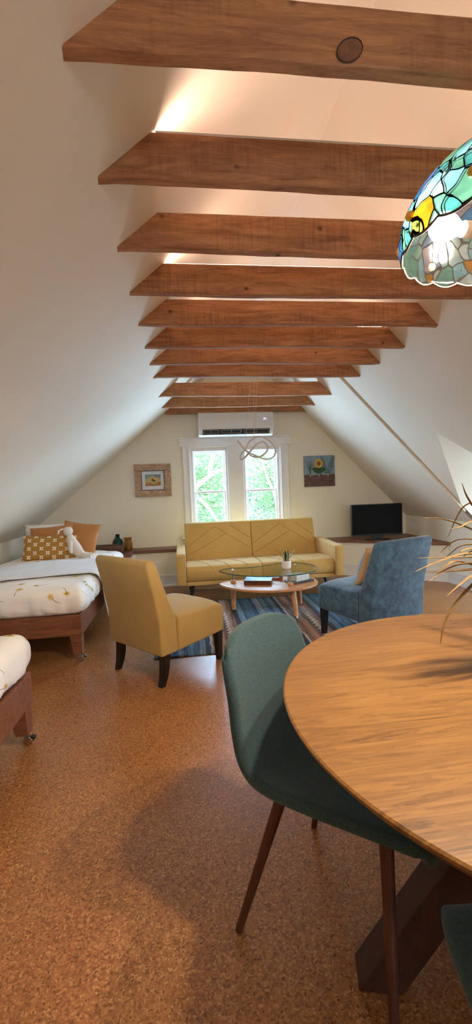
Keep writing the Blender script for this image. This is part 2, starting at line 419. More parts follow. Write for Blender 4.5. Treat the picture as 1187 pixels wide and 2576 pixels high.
WX = [(.105, .60), (.815, 1.32)]        # glazed openings of the twin window
WZ0, WZ1 = .63, 1.79
def gable(name, y, th, holes, mat):
    # solid gable built from vertical strips so that each opening is a real hole
    mb = MB()
    xs = sorted({XL - .1, RX, XR + .1} | {v for h in holes for v in h[:2]})
    top = lambda x: (zl(x) if x < RX else zr(x)) + .03
    for a, b in zip(xs, xs[1:]):
        hs = [h for h in holes if h[0] <= a + 1e-6 and h[1] >= b - 1e-6]
        segs = [(0, hs[0][2]), (hs[0][3], None)] if hs else [(0, None)]
        for z0, z1 in segs:
            za, zb_ = (z1, z1) if z1 is not None else (top(a), top(b))
            mb.prism([(a, y, z0), (b, y, z0), (b, y, zb_), (a, y, za)], (0, th, 0))
    return struct(name, mb, mat)
gable('wall_front', GY, .16, [(x0, x1, WZ0, WZ1) for x0, x1 in WX], WALL)
RWX = [(1.5, 2.04)]  # rear window behind the camera, unseen, added to bring in fill daylight
gable('wall_rear', RY, -.16, [(x0, x1, .95, 1.75) for x0, x1 in RWX], WALL)
struct('wall_left', MB().prism([(XL, RY, 0), (XL, GY, 0), (XL, GY, KL + .02), (XL, RY, KL + .02)], (-.1, 0, 0)), WALL)
struct('wall_right', MB().prism([(XR, DY1 + .08, 0), (XR, GY, 0), (XR, GY, KR + .02), (XR, DY1 + .08, KR + .02)], (.1, 0, 0))
       .prism([(XR, RY, 0), (XR, DY0, 0), (XR, DY0, KR + .02), (XR, RY, KR + .02)], (.1, 0, 0)), WALL)
cm = MB()
cm.prism([(XL - .1, RY - .1, zl(XL - .1)), (RX, RY - .1, RZ), (RX, GY + .1, RZ), (XL - .1, GY + .1, zl(XL - .1))], (-.05, 0, .07))
def rp(x, y): return (x, y, zr(x))
XE = XR + .1
for pts in ([rp(RX, RY - .1), rp(XE, RY - .1), rp(XE, DY0), rp(DEX, DY0), rp(DAX, DMY), rp(RX, DMY)],
            [rp(RX, DMY), rp(DAX, DMY), rp(DEX, DY1), rp(XE, DY1), rp(XE, GY + .1), rp(RX, GY + .1)]):
    cm.prism(pts, (.05, 0, .07))
# dormer ceiling, cheeks
cm.prism([(DAX, DMY, DAZ), (DX, DMY, DAZ), (DX, DY1, DEZ), (DEX, DY1, DEZ)], (0, .03, .06))
cm.prism([(DAX, DMY, DAZ), (DX, DMY, DAZ), (DX, DY0, DEZ), (DEX, DY0, DEZ)], (0, -.03, .06))
struct('ceiling', cm, CEIL)
dm = MB()
for y, d in ((DY1 - .006, .086), (DY0 + .006, -.086)):
    dm.prism([(DEX, y, DEZ), (XR, y, zr(XR)), (XR, y, 0), (DX, y, 0), (DX, y, DEZ)], (0, d, 0))
struct('wall_dormer_side', dm, CEIL)
DW = (3.12, 4.08, .35, 1.12)            # dormer window y0,y1,z0,z1
em = MB()
for a, b, z0, z1 in ((DY0 - .08, DW[0], 0, 1.9), (DW[1], DY1 + .08, 0, 1.9), (DW[0], DW[1], 0, DW[2]), (DW[0], DW[1], DW[3], 1.9)):
    em.prism([(DX, a, z0), (DX, b, z0), (DX, b, z1), (DX, a, z1)], (.12, 0, 0))
struct('wall_dormer_end', em, CEIL)
# boxed rafter on the right slope
struct('trim_1', MB().prism([(RX + .25, 4.19, zr(RX + .25) + .01), (3.02, 4.255, zr(3.02) + .01), (3.02, 4.36, zr(3.02) + .01), (RX + .25, 4.36, zr(RX + .25) + .01)], (-.018, 0, -.022)), CEIL)

# low boxed ledges under the window and in both corners
LZ = .45
lb = MB()
lb.prism([(-2.05, 5.32, 0), (-.66, 5.32, 0), (-.66, 5.56, 0), (2.10, 5.56, 0), (XR, 4.79, 0), (XR, GY, 0), (-2.05, GY, 0)], (0, 0, LZ))
struct('wall_ledge', lb, WALL)
tp = thing('window_ledge', 'dark wooden ledge running along the low wall under the window and into both corners', 'ledge', (0, 0, LZ))
obj('ledge_board', MB().prism([(-.68, 5.53, 0), (2.085, 5.53, 0), (2.085, GY, 0), (-.68, GY, 0)], (0, 0, .042)), LEDGE, tp, bevel=.004)
obj('corner_board', MB().prism([(2.087, 5.53, 0), (XR, 4.755, 0), (XR, GY, 0), (2.087, GY, 0)], (0, 0, .042)), LEDGE, tp, bevel=.004)
obj('corner_board', MB().prism([(-2.05, 5.29, 0), (-.682, 5.29, 0), (-.682, GY, 0), (-2.05, GY, 0)], (0, 0, .042)), LEDGE, tp, bevel=.004)
# baseboards
def baseboard(name, a, b, nrm):
    a, b, n = V(*a, 0), V(*b, 0), V(*nrm, 0).normalized()
    mb = MB()
    for z0, z1, t in ((0, .125, .014), (.125, .15, .020), (0, .018, .026)):
        mb.prism([a + V(0, 0, z0), b + V(0, 0, z0), b + V(0, 0, z1), a + V(0, 0, z1)], n * t)
    return struct(name, mb, TRIM)
baseboard('baseboard_front', (-.66, 5.56), (2.10, 5.56), (0, -1))
baseboard('baseboard_corner', (2.10, 5.56), (XR, 4.79), (-.77, -1.06))
baseboard('baseboard_right', (XR, 4.79), (XR, DY1), (-1, 0))
baseboard('baseboard_left', (XL, RY), (XL, 5.3), (1, 0))
baseboard('baseboard_dormer', (XR, DY1 - .006), (DX, DY1 - .006), (0, -1))

# windows: casing, jambs, sashes, panes
def window(name, ax, x0, x1, z0, z1, place, casing=None, splitz=None):
    # local frame: X across, Z up, +Y outward; placed by matrix
    root = bpy.data.objects.new(name, None); C.objects.link(root); root['kind'] = 'structure'
    root.matrix_world = place
    zs = splitz or (z0 + z1) / 2
    fr = MB(); t = .03
    fr.box(((x0 + x1) / 2, .08, z1 - t / 2), (x1 - x0, .16, t)).box(((x0 + x1) / 2, .08, z0 + t / 2), (x1 - x0, .16, t))
    fr.box((x0 + t / 2, .08, (z0 + z1) / 2), (t, .16, z1 - z0 - 2 * t)).box((x1 - t / 2, .08, (z0 + z1) / 2), (t, .16, z1 - z0 - 2 * t))
    obj('window_frame', fr, TRIM, root, bevel=.003)
    for a, b, y, nm in ((z0 + t, zs + .012, .055, 'sash'), (zs - .012, z1 - t, .09, 'sash')):
        sm = MB(); X0, X1 = x0 + t, x1 - t; w = .028
        sm.box(((X0 + X1) / 2, y, b - w / 2), (X1 - X0, .03, w)).box(((X0 + X1) / 2, y, a + w / 2), (X1 - X0, .03, w))
        sm.box((X0 + w / 2, y, (a + b) / 2), (w, .03, b - a - 2 * w)).box((X1 - w / 2, y, (a + b) / 2), (w, .03, b - a - 2 * w))
        so = obj(nm, sm, TRIM, root, bevel=.003)
        obj('pane', MB().poly([(X0 + w, y, a + w), (X1 - w, y, a + w), (X1 - w, y, b - w), (X0 + w, y, b - w)]), PANE, so)
    return root
w1 = window('window_1', 0, WX[0][0] - .0, WX[0][1], WZ0, WZ1, Matrix.Translation((0, GY, 0)), splitz=1.205)
w2 = window('window_2', 0, WX[1][0], WX[1][1], WZ0, WZ1, Matrix.Translation((0, GY, 0)), splitz=1.205)
for w, (a, b) in zip((w1, w2), WX):
    obj('sash_lock', MB().box(((a + b) / 2, .03, 1.222), (.05, .02, .014), bevel=.004), WHITEP, w)
tm = MB()
tm.box((.72, GY - .013, 1.882), (1.525, .03, .115)).box((.72, GY - .02, 1.935), (1.545, .045, .018)).box((.72, GY - .012, 1.82), (1.46, .028, .014))
tm.box((.05, GY - .01, 1.219), (.11, .022, 1.19)).box((1.385, GY - .01, 1.219), (.125, .022, 1.19)).box((.7075, GY - .01, 1.219), (.215, .022, 1.19))
tm.box((.08, GY - .018, 1.219), (.016, .034, 1.19)).box((1.345, GY - .018, 1.219), (.016, .034, 1.19))
tm.box((.72, GY - .03, .60), (1.56, .06, .03)).box((.72, GY - .01, .55), (1.5, .02, .08))
struct('trim_2', tm, TRIM, bevel=.003)
window('window_3', 0, DW[0], DW[1], DW[2], DW[3], Matrix.Translation((DX, 0, 0)) @ Matrix(((0, 1, 0, 0), (1, 0, 0, 0), (0, 0, 1, 0), (0, 0, 0, 1))))
for k, (a, b) in enumerate(RWX):
    window('window_%d' % (4 + k), 0, a, b, .95, 1.75, Matrix.Translation((0, RY, 0)) @ Matrix.Diagonal((1, -1, 1, 1)))

# ------------------------------------------------------------------ ceiling beams and light strips
BZ, BH, BT = 2.258, .144, .036
BYS = [1.085, 1.488, 1.884, 2.287, 2.696, 3.115, 3.522, 3.929, 4.717, 5.325, 5.755]
BL = ['nearest dark wooden ceiling beam, with a large oval knot in its face',
      'dark wooden ceiling beam behind the knotted one, its left end in front of the bright ceiling glow',
      'third dark wooden ceiling beam from the camera, with a long dark split along its lower edge',
      'fourth dark wooden ceiling beam from the camera, glowing light strip along its top edge',
      'fifth dark wooden ceiling beam from the camera, with coarse knots in the middle and its right end in view',
      'sixth dark wooden ceiling beam from the camera, brightest light strip behind its top',
      'seventh dark wooden ceiling beam from the camera, tucked close under the sixth',
      'eighth dark wooden ceiling beam from the camera, last one before the wide gap',
      'dark wooden ceiling beam just beyond the wide gap, third from the window wall',
      'second dark wooden ceiling beam from the window wall',
      'ceiling beam nearest the window wall, right above the air conditioner']
for i, y in enumerate(BYS):
    N = 34; rnd = random.Random(i + 3)
    xa, xb = -.229 - .006, 1.699 + .006
    mb = MB(); rings = []
    for k in range(N + 1):
        u = k / N
        sag = .006 * math.sin(u * 5 + i) * (1.6 if i == 0 else .8) + .003 * noise.noise(V(u * 14, i * 3.1, 0))
        if k in (0, N): sag = 0
        z0 = BZ + sag; z1 = BZ + BH + .002 * noise.noise(V(u * 9, i, 4))
        x0 = xa + (xb - xa) * u
        xt = (xa + BH * 1.198) + (xb - BH * .977 - xa - BH * 1.198) * u
        wb = .003 * noise.noise(V(u * 11, i, 9))
        rings.append([mb.bm.verts.new(p) for p in ((x0, y - BT + wb, z0 + .004), (x0, y - BT + .004 + wb, z0), (x0, y - .003, z0 - .003), (x0, y, z0 + .001), (xt, y, z1), (xt, y - BT, z1))])
    for A, B in zip(rings, rings[1:]):
        for k in range(6): mb.bm.faces.new([A[k], A[(k + 1) % 6], B[(k + 1) % 6], B[k]])
    mb.bm.faces.new(rings[0][::-1]); mb.bm.faces.new(rings[-1])
    bmesh.ops.translate(mb.bm, verts=mb.bm.verts[:], vec=(-.73, -y, -BZ))
    bo = obj('ceiling_beam', mb, BEAM, smooth=30, loc=(.73, y, BZ)); tag(bo, BL[i], 'beam', 'ceiling beams')
    if i == 0:
        km = MB()
        kp = [(.031 * math.cos(a) + .010 * math.sin(a), -BT - .0026, .041 + .029 * math.sin(a)) for a in [2 * PI * q / 28 for q in range(28)]]
        km.prism([V(*p) + V(-.283, 0, 0) for p in kp], (0, .003, 0))
        obj('knot', km, m_wood('knot_wood', (84, 54, 38), (142, 94, 64), (7, 7, 7), .7, scale=5), bo, smooth=40)
        rm = MB(); rm.tube([V(*p) + V(-.283, -.0005, 0) for p in kp], .0014, 6, closed=True); obj('knot_rim', rm, m_plain('knot_dark', (78, 48, 32), .8), bo, smooth=60)
LED = m_emit('led_strip_glow', (255, 216, 196), 46.0)
CHAN = m_plain('strip_channel', (225, 220, 214), .5)
for i, nm in ((1, 'thin light strip on top of the second beam from the camera'), (3, 'thin light strip on top of the fourth beam from the camera'),
              (5, 'thin light strip on top of the sixth beam from the camera'), (7, 'thin light strip on top of the eighth beam from the camera')):
    y = BYS[i]; x0, x1, z = -.04, 1.54, BZ + BH + .003
    st = thing('light_strip', nm, 'light', (.75, y - BT / 2, z), group='light strips on the beams')
    lip = .010 if i in (1, 7) else .002
    obj('channel', MB().box((0, -.012, lip / 2 - .002), (x1 - x0, .003, lip)).box((0, 0, .0005), (x1 - x0, .024, .003)), CHAN, st)
    obj('led_tape', MB().box((0, -.002, .0035), (x1 - x0 - .01, .009, .003)), LED, st)

# ------------------------------------------------------------------ sofa
so = thing('sofa', 'mustard yellow two-seat sofa with squared arms standing under the twin window', 'sofa', (0, 0, 0))
for x0, x1, nm in ((-.018, .815, 0), (.819, 1.642, 0)):
    w = x1 - x0
    prof = [(4.60, .245), (4.575, .30), (4.58, .37), (4.62, .41), (4.72, .418), (5.0, .405), (5.22, .385), (5.24, .245)]
    mb = MB(); mb.prism([(x0, y, z) for y, z in prof], (w, 0, 0), bevel=.018, seg=3)
    sc_ = obj('seat_cushion', mb, MUSTARD2, so, smooth=40)
    sl = MB(); 
    for d in (.18, .42, .66):
        xs = x0 + d * w
        pts = [(xs - .10, 5.15, .394), (xs - .02, 4.95, .4085), (xs + .06, 4.75, .4172), (xs + .10, 4.64, .413), (xs + .135, 4.588, .375), (xs + .17, 4.578, .31)]
        if d > .6: pts = [(2 * (x0 + .5 * w) - p[0] + .0, p[1], p[2]) for p in pts] if x0 > .5 else pts
        pts = [p for p in pts if x0 + .02 < p[0] < x1 - .02]
        sl.tube(catmull(pts, 5), .0028, 6)
    obj('seam', sl, SEAM, sc_, smooth=60)
    rake = [(5.225, .365), (5.24, .34), (5.36, .34), (5.44, .79), (5.43, .822), (5.395, .832), (5.365, .815), (5.285, .50)]
    mb = MB(); mb.prism([(x0 + (.0 if x0 < 0 else 0), y, z) for y, z in rake], (w, 0, 0), bevel=.012, seg=3)
    bc = obj('back_cushion', mb, MUSTARD2, so, smooth=40)
    sl = MB()
    def bp(u, v):
        z = .42 + v * .36; y = 5.255 + (z - .42) * (.105 / .37) - .003
        return (x0 + u * w, y, z)
    for a, b in (((.03, .35), (.45, .98)), ((.45, .98), (.97, .2)), ((.03, .02), (.62, .72)), ((.70, .98), (.97, .55))):
        sl.tube([bp(a[0] + (b[0] - a[0]) * t / 8, a[1] + (b[1] - a[1]) * t / 8) for t in range(9)], .0022, 6)
    obj('seam', sl, SEAM, bc, smooth=60)
for x0 in (-.122, 1.645):
    mb = MB(); mb.prism([(x0, 4.55, .215), (x0, 4.55, .545), (x0, 4.575, .56), (x0, 5.30, .575), (x0, 5.40, .56), (x0, 5.40, .215)], (.101, 0, 0), bevel=.014, seg=3)
    ar = obj('armrest', mb, MUSTARD2, so, smooth=40)
    pm = MB(); s_ = .0085
    pm.tube([(x0 + s_, 4.553, .225), (x0 + s_, 4.553, .535), (x0 + s_ + .003, 4.60, .5545), (x0 + s_ + .003, 5.28, .5685)], .003, 6)
    pm.tube([(x0 + .101 - s_, 4.553, .225), (x0 + .101 - s_, 4.553, .535), (x0 + .098 - s_, 4.60, .5545), (x0 + .098 - s_, 5.28, .5685)], .003, 6)
    obj('piping', pm, MUSTARD, ar, smooth=60)
obj('base', MB().box((.81, 4.98, .222), (1.66, .78, .042), bevel=.008), MUSTARD2, so)
for x, y, dx, dy in ((.05, 4.73, -.03, -.03), (1.57, 4.73, .035, -.03), (.05, 5.28, -.03, .02), (1.57, 5.28, .035, .02)):
    obj('leg', MB().tube([(x, y, .205), (x + dx, y + dy, 0)], [.023, .013], 12), BLACKW, so, smooth=50)

# ------------------------------------------------------------------ slipper chairs
def slipper(name, label, mat, loc, rz):
    t = thing(name, label, 'chair', loc, rz, 'armless slipper chairs in the lounge')
    W = .56; h = W / 2
    back = [(-.285, .205), (-.292, .42), (-.33, .62), (-.372, .79), (-.366, .815), (-.345, .828), (-.315, .822), (-.295, .80), (-.245, .66), (-.195, .53), (-.150, .42), (-.140, .205)]
    mb = MB(); mb.prism([(x, -h, z) for x, z in back], (0, W, 0), bevel=.014, seg=3)
    obj('backrest', mb, mat, t, smooth=38)
    pm = MB()
    for s in (-1, 1):
        pm.tube([(x, s * (h - .004), z) for x, z in [(-.140, .215), (-.150, .42), (-.195, .53), (-.245, .66), (-.295, .80)]], .004, 6)
    sp = MB()
    def seat(u, v):
        a, b = u * 2 - 1, v * 2 - 1
        x = -.138 + u * .443; y = b * h
        return (x, y, .435 - .008 * u + .018 * (1 - b * b) * (1 - a * a) ** .5)
    N = 14
    def section(u):  # loop around y-z
        pts = []
        x = -.138 + .443 * u
        for k in range(N + 1):
            b = -1 + 2 * k / N
            pts.append((x, b * (h - .002), .428 - .01 * u + .022 * (1 - b ** 4)))
        return pts
    rings = []
    ns = 12
    for i in range(ns + 1):
        u = i / ns; top = section(u)
        x = top[0][0]; zb = .205 + .012 * u
        e = .022 * max(0, (u - .9) / .1) ** 2
        loop = [(x - e * .0, p[1], p[2] - e) for p in top] + [(x, h - .002, zb), (x, -h + .002, zb)]
        rings.append([sp.bm.verts.new(p) for p in loop])
    for A, B in zip(rings, rings[1:]):
        n = len(A)
        for k in range(n): sp.bm.faces.new([A[k], A[(k + 1) % n], B[(k + 1) % n], B[k]])
    sp.bm.faces.new(rings[0][::-1]); sp.bm.faces.new(rings[-1])
    bmesh.ops.recalc_face_normals(sp.bm, faces=sp.bm.faces[:])
    bmesh.ops.bevel(sp.bm, geom=[e for e in sp.bm.edges if len(e.link_faces) == 2 and e.calc_face_angle(0) > .7], offset=.014, segments=3, affect='EDGES', profile=.5)
    obj('seat', sp, mat, t, smooth=45)
    for sx, sy in ((-1, -1), (-1, 1), (1, -1), (1, 1)):
        lm = MB()
        if sx < 0:
            pts = [(-.225, sy * .235, .215), (-.232, sy * .235, .12), (-.242, sy * .235, .06), (-.262, sy * .235, 0)]
            for i, p in enumerate(pts[:-1]): pass
            rings = [[lm.bm.verts.new((p[0] + a * w, p[1] + b * w, p[2])) for a, b in ((-1, -1), (1, -1), (1, 1), (-1, 1))] for p, w in zip(pts, (.026, .025, .022, .018))]
        else:
            pts = [(.268, sy * .245, .225), (.283, sy * .238, 0)]
            rings = [[lm.bm.verts.new((p[0] + a * w, p[1] + b * w, p[2])) for a, b in ((-1, -1), (1, -1), (1, 1), (-1, 1))] for p, w in zip(pts, (.027, .018))]
        for A, B in zip(rings, rings[1:]):
            for k in range(4): lm.bm.faces.new([A[k], A[(k + 1) % 4], B[(k + 1) % 4], B[k]])
        lm.bm.faces.new(rings[0][::-1]); lm.bm.faces.new(rings[-1])
        obj('leg', lm, BLACKW, t, bevel=.003)
    return t
yd = V(.41, .386, 0).normalized()
yc = V((-.221 + -.532) / 2, (2.663 + 3.023) / 2, 0) + yd * .283
slipper('slipper_chair', 'mustard yellow armless slipper chair seen from behind, beside the bed', MUSTARD, yc, math.atan2(yd.y, yd.x))
bd = V(-.39, .92, 0).normalized()
bfront = V(1.11, 3.386, 0); bperp = V(bd.y, -bd.x, 0)
bc_ = bfront - bd * .283 + bperp * .2375 + V(0, 0, .007)
slipper('slipper_chair', 'blue velvet armless slipper chair holding a cushion, standing before the television corner', BLUEV, bc_, math.atan2(bd.y, bd.x))
# cushion on the blue chair
cu = thing('cushion', 'square cushion with teal front and beige edge leaning in the blue chair', 'cushion')
bz_ = math.atan2(bd.y, bd.x)
cu.location = bc_ + bd * (-.055) + bperp * .02 + V(0, 0, .595); cu.rotation_euler = (math.radians(22), 0, bz_ - PI / 2)
obj('beige_back', MB().pillow(.36, .34, .19, seed=4, sides=(-1,), ex=.62, pinch=.07), STRIPE, cu, smooth=60)
obj('teal_front', MB().pillow(.36, .34, .19, seed=4, sides=(1,), ex=.62, pinch=.07), TEAL, cu, smooth=60)

# ------------------------------------------------------------------ coffee table
OUT = [(.30, 4.11), (.40, 3.90), (.60, 3.745), (.85, 3.69), (1.08, 3.74), (1.225, 3.90), (1.245, 4.10), (1.15, 4.27), (.98, 4.32), (.80, 4.245), (.62, 4.185), (.42, 4.205)]
ct = thing('coffee_table', 'kidney-shaped coffee table with clear glass top over a light wooden shelf', 'coffee table', (0, 0, .007))
outl = catmull([V(x, y, 0) for x, y in OUT], 8, True)
obj('shelf', MB().prism([p + V(0, 0, .288) for p in outl], (0, 0, .022), bevel=.004), BEECH, ct, smooth=35)
gm = MB(); gm.prism([p + V(0, 0, .432) for p in outl], (0, 0, .010))
gt = obj('glass_top', gm, TGLASS, ct)
gt.data.materials.append(TEDGE)
for f in gt.data.polygons:
    if abs(f.normal.z) < .5: f.material_index = 1
for x, y in ((.435, 4.10), (.945, 3.845), (1.09, 4.17)):
    obj('wooden_collar', MB().lathe([(.022, 0), (.026, .004), (.026, .024), (.022, .028)], (x, y, .310), 20), BEECH, ct, smooth=40)
    obj('glass_support', MB().lathe([(.008, 0), (.008, .086), (.016, .088), (.016, .094)], (x, y, .338), 16), CHROME, ct, smooth=40)
    obj('glass_disc', MB().lathe([(.015, 0), (.012, .004), (.003, .006)], (x, y, .442), 16), CHROME, ct, smooth=40)
for x, y, fx, fy in ((.435, 4.13, .438, 4.19), (.965, 3.86, .985, 3.80), (1.10, 4.17, 1.14, 4.23)):
    lo = obj('leg', MB().tube([(x, y, .290), (x + (fx - x) * .9, y + (fy - y) * .9, .028)], [.032, .020], 16), BEECH, ct, smooth=50)
    obj('foot_cap', MB().tube([(x + (fx - x) * .9, y + (fy - y) * .9, .028), (fx, fy, .008)], [.0205, .019], 16), CHROME, lo, smooth=50)
def book(loc, rz, d, cover, spine, label, extra=None):
    t = thing('book', label, 'book', loc, rz, 'books on the coffee table shelf')
    w, l, h = d
    obj('cover', MB().box((0, 0, .0015), (w, l, .003)).box((0, 0, h - .0015), (w, l, .003)), cover, t, bevel=.001)
    obj('spine', MB().box((0, -l / 2 - .001, h / 2), (w, .004, h)), spine, t, bevel=.001)
    obj('pages', MB().box((-.001, .001, h / 2), (w - .010, l - .006, h - .0061)), m_plain('paper', (226, 218, 202), .8), t)
    return t
BLUEC = NT('blue_jacket'); _v = BLUEC.obj(); BLUEC = BLUEC.pbr(BLUEC.ramp(BLUEC.noise(_v, 7, 4), [(.3, (60, 120, 160)), (.5, (110, 170, 195)), (.7, (190, 205, 200))]), .3)
ARTB = NT('art_jacket'); _v = ARTB.obj(); ARTB = ARTB.pbr(ARTB.ramp(ARTB.noise(_v, 20, 3), [(.35, (60, 70, 60)), (.5, (214, 214, 206)), (.7, (120, 110, 84))]), .3)
book((.675, 4.03, 0.318), math.radians(-17), (.26, .19, .043), BLUEC, m_wood('brown_spine', (60, 34, 24), (120, 62, 42), (20, 3, 3), .5), 'thick book with a blue jacket and brown spine lying alone on the coffee table shelf')
book((1.06, 3.985, 0.318), math.radians(24), (.24, .17, .020), m_plain('grey_jacket', (110, 100, 92), .4), m_plain('grey_jacket_b', (60, 56, 52), .4), 'flat grey book at the bottom of the pair under the glass top')
book((1.055, 3.985, 0.338), math.radians(30), (.17, .13, .055), ARTB, m_plain('pale_spine', (218, 216, 208), .4), 'thick pale illustrated book on top of the grey one under the glass')
ro = thing('wooden_toy', 'small reddish wooden peg toy lying on the coffee table shelf between the books', 'toy', (.84, 4.11, 0.318), math.radians(-25))
RW = m_wood('red_wood', (110, 48, 26), (168, 84, 48), (4, 14, 14), .4)
obj('body', MB().tube([(-.09, 0, .013), (.06, 0, .013)], .013, 14), RW, ro, smooth=50)
obj('knob', MB().lathe([(.004, .003), (.019, .010), (.023, .024), (.018, .038), (.006, .046)], (.075, 0, -.003), 18), RW, ro, smooth=60)

# snake plant in white pot
pl = thing('snake_plant', 'small snake plant in a white ceramic pot standing on the glass coffee table', 'plant', (.945, 3.985, 0.451))
obj('pot', MB().lathe([(.034, 0), (.042, .006), (.046, .03), (.046, .078), (.041, .078), (.041, .062), (.002, .062)], (0, 0, 0), 28, caps=False), CERAM, pl, smooth=40)
obj('soil', MB().lathe([(.041, 0), (.001, .004)], (0, 0, .066), 20, caps=False), SOIL, pl)
for a, tilt, ln, w in ((0.2, .10, .135, .020), (1.5, .22, .11, .016), (3.0, .62, .135, .015), (0, .60, .135, .014), (4.3, .18, .125, .020), (5.2, .28, .105, .017), (2.3, .2, .10, .016)):
    for k, (ws, mat, off) in enumerate(((1, CREAML, 0), (.66, FERN, .0014))):
        lm = MB()
        dx, dy = math.cos(a), math.sin(a)
        def lf(u, v):
            ww = w * ws * (math.sin(PI * min(1, .18 + .82 * u)) ** .7 if u < .999 else 0)
            r = .010 + tilt * ln * u * (.6 + .4 * u); z = .064 + ln * u * (1 - .2 * tilt)
            s_ = (v - .5) * 2
            return (dx * r - dy * s_ * ww + dx * abs(s_) * ww * .3, dy * r + dx * s_ * ww + dy * abs(s_) * ww * .3, z)
        lm.grid(lf, 12, 4)
        if k == 0: lo = obj('leaf', lm, mat, pl, smooth=80, solid=.0012)
        else: obj('leaf_blade', lm, mat, lo, smooth=80, solid=.0038)

# ------------------------------------------------------------------ rug
rg = tag(obj('rug', MB().grid(lambda u, v: (-.28 + u * 2.36 - .9, 3.135 + v * 1.53 - 3.9 + .008 * math.sin(u * 9), .005 + .0025 * noise.noise(V(u * 8, v * 6, 0)) +
         .022 * math.exp(-((u - .268) / .03) ** 2 - (v / .05) ** 2)), 90, 60), RUGM, smooth=80, solid=.006, loc=(.9, 3.9, 0)),
         'blue and brown striped woven rug under the coffee table', 'rug')

# ------------------------------------------------------------------ beds
def bed(label, x0, x1, y0, y1, loc_only_visible=None):
    t = thing('bed', label, 'bed', (0, 0, 0), 0, 'twin beds on castors along the left wall')
    zt, zb = .362, .205
    obj('foot_rail', MB().box(((x0 + x1) / 2, y0 + .0125, (zt + zb) / 2), (x1 - x0, .025, zt - zb)), BEDW, t, bevel=.004)
    obj('head_rail', MB().box(((x0 + x1) / 2, y1 - .0125, (zt + zb) / 2), (x1 - x0, .025, zt - zb)), BEDW, t, bevel=.004)
    for x in (x0 + .0125, x1 - .0125):
        obj('side_rail', MB().box((x, (y0 + y1) / 2, (zt + zb) / 2), (.025, y1 - y0 - .05, zt - zb)), BEDW, t, bevel=.004)
    obj('slat_base', MB().box(((x0 + x1) / 2, (y0 + y1) / 2, .335), (x1 - x0 - .055, y1 - y0 - .055, .02)), BEDW, t)
    for sx, x in ((1, x0), (-1, x1)):
        for sy, y in ((1, y0), (-1, y1)):
            lm = MB(); rings = []
            for z, w in ((.207, .085), (.062, .062)):
                xs = sorted((x + sx * .006, x + sx * (w + .006))); ys = sorted((y + sy * .006, y + sy * (w + .006)))
                rings.append([lm.bm.verts.new(p) for p in ((xs[0], ys[0], z), (xs[1], ys[0], z), (xs[1], ys[1], z), (xs[0], ys[1], z))])
            for k in range(4): lm.bm.faces.new([rings[0][k], rings[0][(k + 1) % 4], rings[1][(k + 1) % 4], rings[1][k]])
            lm.bm.faces.new(rings[0][::-1]); lm.bm.faces.new(rings[1])
            lo = obj('leg', lm, BEDW, t, bevel=.003)
            cx, cy = x + sx * .035, y + sy * .035
            obj('caster_stem', MB().lathe([(.024, .062), (.024, .057), (.010, .055), (.009, .044)], (cx, cy, 0), 14).box((cx + .010, cy, .042), (.030, .022, .012), bevel=.003), CHROME, lo, smooth=40)
            for s in (-1, 1):
                cm_ = MB(); b = bmesh.new()
                bmesh.ops.create_cone(b, cap_ends=True, segments=20, radius1=.023, radius2=.023, depth=.010, matrix=Matrix.Translation((cx + .014, cy + s * .009, .0235)) @ Matrix.Rotation(PI / 2, 4, 'X'))
                cm_.join(b); obj('caster_wheel', cm_, CHROME if s < 0 else BLACKP, lo, smooth=40, bevel=.002)
            obj('caster_brake', MB().box((cx + .040, cy, .040), (.024, .026, .008), Matrix.Rotation(math.radians(28), 3, 'Y'), bevel=.002), BLACKP, lo)
    return t
def duvet(label, x0, x1, y0, y1, z0, z1, mat, seed=0):
    b = bmesh.new(); bmesh.ops.create_cube(b, size=2)
    bmesh.ops.subdivide_edges(b, edges=b.edges[:], cuts=44, use_grid_fill=True)
    cx, cy, cz = (x0 + x1) / 2, (y0 + y1) / 2, (z0 + z1) / 2
    hx, hy, hz = (x1 - x0) / 2, (y1 - y0) / 2, (z1 - z0) / 2
    R = .085
    for v in b.verts:
        p = V(v.co.x * hx, v.co.y * hy, v.co.z * hz)
        q = V(max(-hx + R, min(hx - R, p.x)), max(-hy + R, min(hy - R, p.y)), max(-hz + R * .9, min(hz - R, p.z)))
        d = p - q
        if d.length > 1e-6: p = q + d.normalized() * min(R, d.length if d.length < R else R)
        side = 1 - min(1, max(0, (p.z + hz) / (2 * hz)))            # 1 at the hem
        w = V(p.x + cx, p.y + cy, p.z + cz)
        n1 = noise.noise(w * 3.1 + V(seed, 0, 0)); n2 = noise.noise(V(w.x * 23, w.y * 23, w.z * 4) + V(0, seed, 0)); n3 = noise.noise(w * 8 + V(0, 0, seed))
        out = V(p.x / hx, p.y / hy, 0); m = max(abs(out.x), abs(out.y))
        o2 = V(0, 0, 0)
        if abs(p.x) > hx - R - .01: o2.x = math.copysign(1, p.x)
        if abs(p.y) > hy - R - .01: o2.y = math.copysign(1, p.y)
        p += o2 * (.028 * n2 * (.15 + side) + .010 * n3 - .02 * max(0, side - .55))
        if p.z > -hz + .03:
            p.z += .012 * n1 + .006 * n3 + .03 * (1 - (p.x / hx) ** 2) * (1 - (p.y / hy) ** 2)
        else: p.z += .008 * n2
        v.co = p
    mb = MB(); mb.bm.free(); mb.bm = b
    return tag(obj('duvet', mb, mat, smooth=70, loc=(cx, cy, cz)), label, 'duvet', 'duvets on the twin beds')
bed('brown wooden bed frame on castors under the duvet nearest the window wall', -1.84, -.80, 3.20, 5.18)
duvet('white duvet with pale yellow poppies on the bed by the corner ledge', -1.90, -.755, 3.165, 5.19, .363, .57, FLORAL, 1)
bed('brown wooden bed frame on castors cut off at the left edge of the picture', -1.87, -.815, .22, 2.22)
